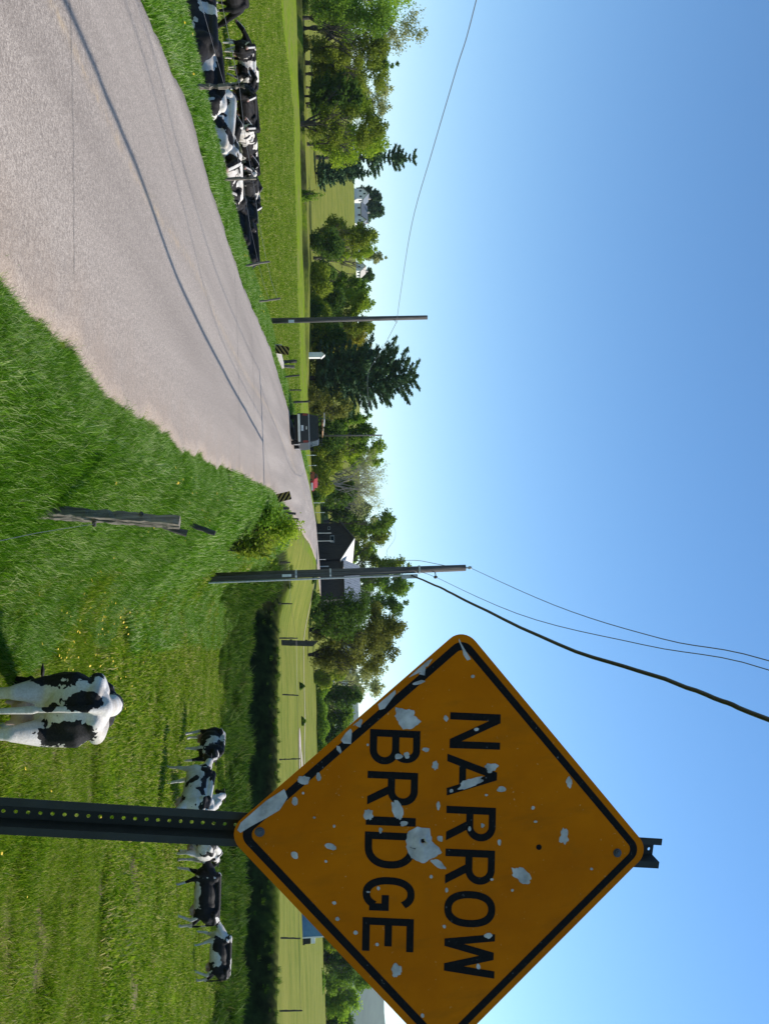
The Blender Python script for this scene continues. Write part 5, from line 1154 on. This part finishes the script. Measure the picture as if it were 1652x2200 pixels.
# red car
M_red = mat_noise('car_paint_red', (0.30, 0.012, 0.014), (0.36, 0.02, 0.02), 3, .3, bstr=0)
rc = at(1034, 677, 132); car = thing('red_car', (rc.x, 132, gzf(rc.x, 132)), 'small red car with white front parked on the grass beyond the bend', 'car', rz=R(-65))
cz = rc.z - gzf(rc.x, 132)
mb = MB(); mb.prism([(-1.9, .3), (1.9, .3), (1.95, .6), (1.85, .82), (.9, .9), (.55, 1.35), (-.9, 1.38), (-1.5, .95), (-1.9, .9)], -.8, .8); mb.build('body', M_red, car, bevel=.06)
mb = MB(); mb.prism([(.82, .93), (.5, 1.3), (-.85, 1.32), (-1.3, .95)], -.805, .805); mb.build('side_window', M_glass, car)
for x_ in (-1.2, 1.2):
    for s in (-1, 1): mb = MB(); mb.tube([(x_, s * .62, .3), (x_, s * .82, .3)], .3, 14); mb.build('wheel', M_tyre, car)
mb = MB(); mb.box((1.9, -.6, .4), (1.99, .6, .68)); mb.build('front_bumper', M_plate, car)
# blue box truck on the far field road
M_blue = mat_noise('box_paint_blue', (0.05, 0.16, 0.30), (0.08, 0.21, 0.36), 2, .5, bstr=0)
M_white = mat_noise('white_paint', (0.70, 0.70, 0.68), (0.80, 0.80, 0.78), 3, .5, bstr=0)
Yb = 85.0; b0 = at(2013, 641, Yb); b1 = at(2013, 697, Yb); g0 = gzf(b0.x, Yb); sc_ = (b1.z - b0.z)
bt = thing('box_truck', (b0.x, Yb, min(b0.z, g0) + .0), 'blue box truck with white end standing beyond the field behind the sign', 'truck'); zz = b0.z - bt.location.z
mb = MB(); mb.box((-5.2, -.1, zz), (0, 2.2, zz + sc_)); mb.build('cargo_box', M_blue, bt, bevel=.02)
mb = MB(); mb.box((0.002, -.14, zz), (.12, 2.24, zz + sc_ + .04)); mb.build('end_frame', M_white, bt)
mb = MB(); mb.box((.12, 0, zz + .15), (.75, 2.1, zz + 1.15)); mb.box((.75, .05, zz + .15), (.86, 2.05, zz + .6)); mb.build('engine_unit', M_tyre, bt, bevel=.03)
mb = MB(); mb.box((.13, -.03, zz + 1.2), (.7, .9, zz + 1.6)); mb.box((.13, -.04, zz + .02), (.8, 2.1, zz + .13)); mb.build('white_shroud', M_white, bt)
for x_ in (-4.4, -3.4, -.7):
    mb = MB(); mb.tube([(x_, -.05, zz - .05), (x_, .25, zz - .05)], .42, 16); mb.build('wheel', M_tyre, bt)

# ---------------------------------------------------------------- barn and houses
M_barn = mat_noise('barn_boards_dark', (0.018, 0.016, 0.015), (0.045, 0.04, 0.036), 2, .9, stretch=(6, 6, .4), bstr=.5)
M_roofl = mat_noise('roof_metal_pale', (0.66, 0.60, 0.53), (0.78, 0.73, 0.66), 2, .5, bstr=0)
M_roofg = mat_noise('roof_metal_grey', (0.20, 0.22, 0.24), (0.34, 0.36, 0.39), 1.5, .5, stretch=(4, 1, 1), bstr=0)
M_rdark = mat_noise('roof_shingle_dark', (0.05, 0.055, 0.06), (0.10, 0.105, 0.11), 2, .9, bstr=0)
Yg = 200.0
g0 = at(1122, 689, Yg); g1 = at(1203, 689, Yg); gp = at(1158, 761, Yg); ge = at(1122, 732, Yg).z; ger = at(1203, 731, Yg).z
zb = gzf((g0.x + g1.x) / 2, Yg) - .3; barn = thing('barn', ((g0.x + g1.x) / 2, Yg, zb), 'dark timber barn with pale lit roof and grey metal wing by the road end', 'barn', rz=R(-22)); ob_ = Vector(barn.location)
hx = (g1.x - g0.x) / 2; hp = gp.z - zb; he = ge - zb; px_ = gp.x - ob_.x
mb = MB(); nb_ = 17
for k in range(nb_):   # vertical boards of the gable
    xa = -hx + 2 * hx * k / nb_; xb = -hx + 2 * hx * (k + 1) / nb_ - .04
    def zt(x_): return he + (hp - he) * (1 - abs(x_ - px_) / ((hx - px_) if x_ > px_ else (hx + px_)))
    mb = MB(); mb.prism([(xa, 0), (xb, 0), (xb, zt(xb) - .1), (xa, zt(xa) - .1)], -.05 - .02 * (k % 2), .0); mb.build('board', M_barn, barn)
mb = MB(); mb.prism([(-hx + .02, 0), (hx - .02, 0), (hx - .02, he), (px_, hp - .12), (-hx + .02, he)], .01, 16); mb.build('wall', M_barn, barn)
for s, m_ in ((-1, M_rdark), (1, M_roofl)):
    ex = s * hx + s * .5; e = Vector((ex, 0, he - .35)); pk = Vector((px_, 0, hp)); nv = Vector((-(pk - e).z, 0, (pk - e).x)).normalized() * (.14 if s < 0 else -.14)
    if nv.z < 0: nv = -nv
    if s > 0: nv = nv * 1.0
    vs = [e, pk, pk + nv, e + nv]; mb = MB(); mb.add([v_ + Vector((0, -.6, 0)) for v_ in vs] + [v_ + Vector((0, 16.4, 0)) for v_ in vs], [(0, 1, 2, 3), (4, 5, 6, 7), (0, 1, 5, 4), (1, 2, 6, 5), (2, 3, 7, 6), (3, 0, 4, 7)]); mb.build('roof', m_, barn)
for (u, p, w_, h_) in ((1133, 707, 7, 5), (1158, 714, 16, 9)):
    c_ = at(u, p, Yg) - ob_; ww, hh = w_ / FPX * Yg / 2, h_ / FPX * Yg / 2
    mb = MB(); mb.box((c_.x - ww, -.12, c_.z - hh), (c_.x + ww, -.075, c_.z + hh)); f_ = mb.build('window', M_lightm if u == 1133 else M_roofg, barn)
    mb = MB(); mb.box((c_.x - ww * .75, -.14, c_.z - hh * .75), (c_.x + ww * .75, -.125, c_.z + hh * .75)); mb.build('pane', M_glass, f_)
# wing with grey metal roof facing the road
w0, w1 = at(1203, 738, Yg), at(1291, 738, Yg); rt_ = at(1203, 771, Yg + 5); xw0, xw1 = w0.x - ob_.x, w1.x - ob_.x; ez = w0.z - zb; tz = rt_.z - zb
mb = MB(); mb.prism([(xw0 + .1, 0), (xw1 - .2, 0), (xw1 - .2, ez - .1), (xw0 + .1, ez - .1)], 1.0, 9.0); mb.build('wing_wall', M_barn, barn)
npan = 16
for k in range(npan):
    xa = xw0 + (xw1 - xw0) * k / npan + .02; xb = xw0 + (xw1 - xw0) * (k + 1) / npan - .05; mb = MB()
    mb.add([(xa, .3, ez), (xb, .3, ez), (xb, 5.3, tz), (xa, 5.3, tz), (xa, .3, ez - .06), (xb, .3, ez - .06), (xb, 5.3, tz - .06), (xa, 5.3, tz - .06)], [(0, 1, 2, 3), (4, 5, 6, 7), (0, 1, 5, 4), (1, 2, 6, 5), (2, 3, 7, 6), (3, 0, 4, 7)]); mb.build('roof_panel', M_roofg, barn)
mb = MB(); mb.add([(xw0, .35, ez - .08), (xw1, .35, ez - .08), (xw1, 5.3, tz - .09), (xw0, 5.3, tz - .09), (xw1, 10, ez - .2), (xw0, 10, ez - .2)], [(0, 1, 2, 3), (3, 2, 4, 5)]); mb.build('roof_underlay', M_rdark, barn)
for k in range(14):   # rusty gaps and dark streaks left where sheets have slipped
    xa = rnd.uniform(xw0 + .3, xw1 - .6); t0_ = rnd.choice((.2, .5, .8)) + rnd.uniform(-.08, .08); wd = .12; ln_ = rnd.uniform(.10, .28); mb = MB()
    f3 = lambda t_, x_, o_=0.012: (x_, .3 + 5 * t_, ez + (tz - ez) * t_ + o_)
    mb.add([f3(t0_, xa), f3(t0_, xa + wd), f3(t0_ + ln_, xa + wd), f3(t0_ + ln_, xa)], [(0, 1, 2, 3)]); mb.build('dark_seam', M_rdark, barn)
mb = MB(); mb.box((xw0 + 3.2, .94, .1), (xw0 + 3.5, .99, 2.2)); mb.box((xw0 + 1.2, .94, .2), (xw0 + 1.4, .99, 2.9)); mb.build('door_trim', M_plate, barn)

M_hw = mat_noise('siding_white', (0.62, 0.62, 0.60), (0.74, 0.74, 0.72), 2, .8, bstr=0)
M_hr = mat_noise('roof_asphalt_grey', (0.10, 0.12, 0.14), (0.17, 0.19, 0.21), 2, .9, bstr=0)
def house(U, Pb, Y, w, d, h, rh, rz, label, wins, porch=False, roofm=None):
    x = at(U, Pb, Y).x; zb = min(gzf(x, Y), at(U, Pb, Y).z) - .4; dz = at(U, Pb, Y).z - zb; root = thing('house', (x, Y, zb), label, 'house', 'white houses on the hillside', rz=R(rz)); root.scale = (.82, .82, .85)
    mb = MB(); mb.prism([(-w / 2, 0), (w / 2, 0), (w / 2, dz + h), (0, dz + h + rh), (-w / 2, dz + h)], -d / 2, d / 2); mb.build('wall', M_hw, root)
    rf = None
    for s in (-1, 1):
        mb = MB(); a, c = Vector((s * (w / 2 + .5), 0, dz + h - .5 * rh / (w / 2))), Vector((0, 0, dz + h + rh)); vs = [a, c, c + Vector((0, 0, .2)), a + Vector((0, 0, .2))]
        mb.add([v_ + Vector((0, -d / 2 - .5, 0.02)) for v_ in vs] + [v_ + Vector((0, d / 2 + .5, 0.02)) for v_ in vs], [(0, 1, 2, 3), (4, 5, 6, 7), (0, 1, 5, 4), (1, 2, 6, 5), (2, 3, 7, 6), (3, 0, 4, 7)]); rf = mb.build('roof', roofm or M_hr, root)
    mb = MB(); mb.box((-.4, d * .1, dz + h + rh - .3), (.4, d * .1 + .8, dz + h + rh + 1.2)); mb.build('chimney', M_conc, rf)
    for (wx, wz) in wins:
        mb = MB(); mb.box((wx - .55, -d / 2 - .06, dz + wz), (wx + .55, -d / 2 - .005, dz + wz + 1.5)); f_ = mb.build('window', M_plate, root); mb = MB(); mb.box((wx - .42, -d / 2 - .08, dz + wz + .12), (wx + .42, -d / 2 - .062, dz + wz + 1.38)); mb.build('pane', M_glass, f_)
        for s in (-1, 1): pass
    for s in (-1, 1):
        mb = MB(); sx = s * (w / 2)
        for yy in (-d * .25, d * .2): mb.box((min(sx, sx + s * .07), yy - .5, dz + .9), (max(sx, sx + s * .07), yy + .5, dz + 2.3))
        mb.build('side_window', M_glass, root)
    if porch:
        mb = MB(); mb.box((-w / 2 - .2, -d / 2 - 2.4, dz + 2.5), (w / 2 + .2, -d / 2 - .02, dz + 2.7)); mb.build('porch_roof', roofm or M_hr, root)
        for k in range(4): mb = MB(); xx = -w / 2 + .2 + k * (w - .4) / 3; mb.box((xx - .08, -d / 2 - 2.3, 0), (xx + .08, -d / 2 - 2.14, dz + 2.48)); mb.build('porch_post', M_plate, root)
    return root
house(461, 765, 380, 7, 9, 2.9, 3.0, 78, 'white farmhouse with grey gabled roof and porch on the hillside', ((-2.0, 1), (2.0, 1)), True)
house(424, 768, 384, 6.0, 7, 3.3, 2.6, -12, 'white annex house with grey roof left of the white farmhouse', ((-1.6, 1), (1.6, 1), (0, 3.0)))
house(477, 766, 376, 3.6, 4, 3.0, 2.0, -10, 'small white gabled outbuilding at the right end of the farmhouse', ((0, 1),))
house(580, 764, 385, 5, 7, 2.8, 2.4, -15, 'small white house alone among the trees on the hillside', ((0, 1),), roofm=M_conc)
sw = at(762, 681, 160); sh = thing('garden_shed', (sw.x, 160, min(sw.z, gzf(sw.x, 160)) - .1), 'tiny white pointed shed at the foot of the big pine', 'shed'); dz_ = sw.z - sh.location.z
mb = MB(); mb.prism([(-.45, 0), (.45, 0), (.45, dz_ + .8), (0, dz_ + 1.35), (-.45, dz_ + .8)], 0, 1.6); mb.build('wall', M_hw, sh)
mb = MB(); mb.prism([(-.55, dz_ + .72), (0, dz_ + 1.37), (.55, dz_ + .72), (.55, dz_ + .79), (0, dz_ + 1.45), (-.55, dz_ + .79)], -.1, 1.7); mb.build('roof', M_plate, sh)
# dirt track and gravel patch on the far field
def strip(name, pts, w, mat):
    vs = []
    for i, p_ in enumerate(pts):
        d = Vector(pts[min(i + 1, len(pts) - 1)]) - Vector(pts[max(i - 1, 0)]); nv = Vector((-d.y, d.x, 0)).normalized() * (w[i] / 2)
        for s in (-1, 1): q_ = Vector(p_) + nv * s; vs.append((q_.x, q_.y, gzf(q_.x, q_.y) + .05))
    mb = MB(); mb.add(vs, [(2 * i, 2 * i + 1, 2 * i + 3, 2 * i + 2) for i in range(len(pts) - 1)]); return tag(mb.build(name, mat), kind='structure')
M_track = mat_noise('pale_track', (0.30, 0.24, 0.16), (0.46, 0.39, 0.28), 1.0, .95, bstr=0)
strip('field_path', [at(u, 643 + (u - 1250) * .012, 120 - (u - 1250) * .03) for u in range(1235, 1700, 20)], [.9] * 24, M_track)
strip('gravel_patch', [at(u, 656, 92) for u in range(1565, 1720, 12)], [1 + min(k, 7) * 1.2 for k in range(13)], mat_noise('gravel_pink', (0.30, 0.23, 0.20), (0.46, 0.38, 0.34), 2, .95, bstr=0))

# ---------------------------------------------------------------- haze
hb = MB(); hb.box((-3200, -500, -8), (3200, 4700, 230)); hz_m = bpy.data.materials.new('haze'); hz_m.use_nodes = True; hz_m.node_tree.nodes.clear()
ho = hz_m.node_tree.nodes.new('ShaderNodeOutputMaterial'); hv_ = hz_m.node_tree.nodes.new('ShaderNodeVolumePrincipled'); hv_.inputs['Density'].default_value = 0.00005
hv_.inputs['Color'].default_value = (.74, .86, 1, 1); hz_m.node_tree.links.new(hv_.outputs[0], ho.inputs['Volume'])
haze = hb.build('haze', hz_m); tag(haze, kind='stuff')
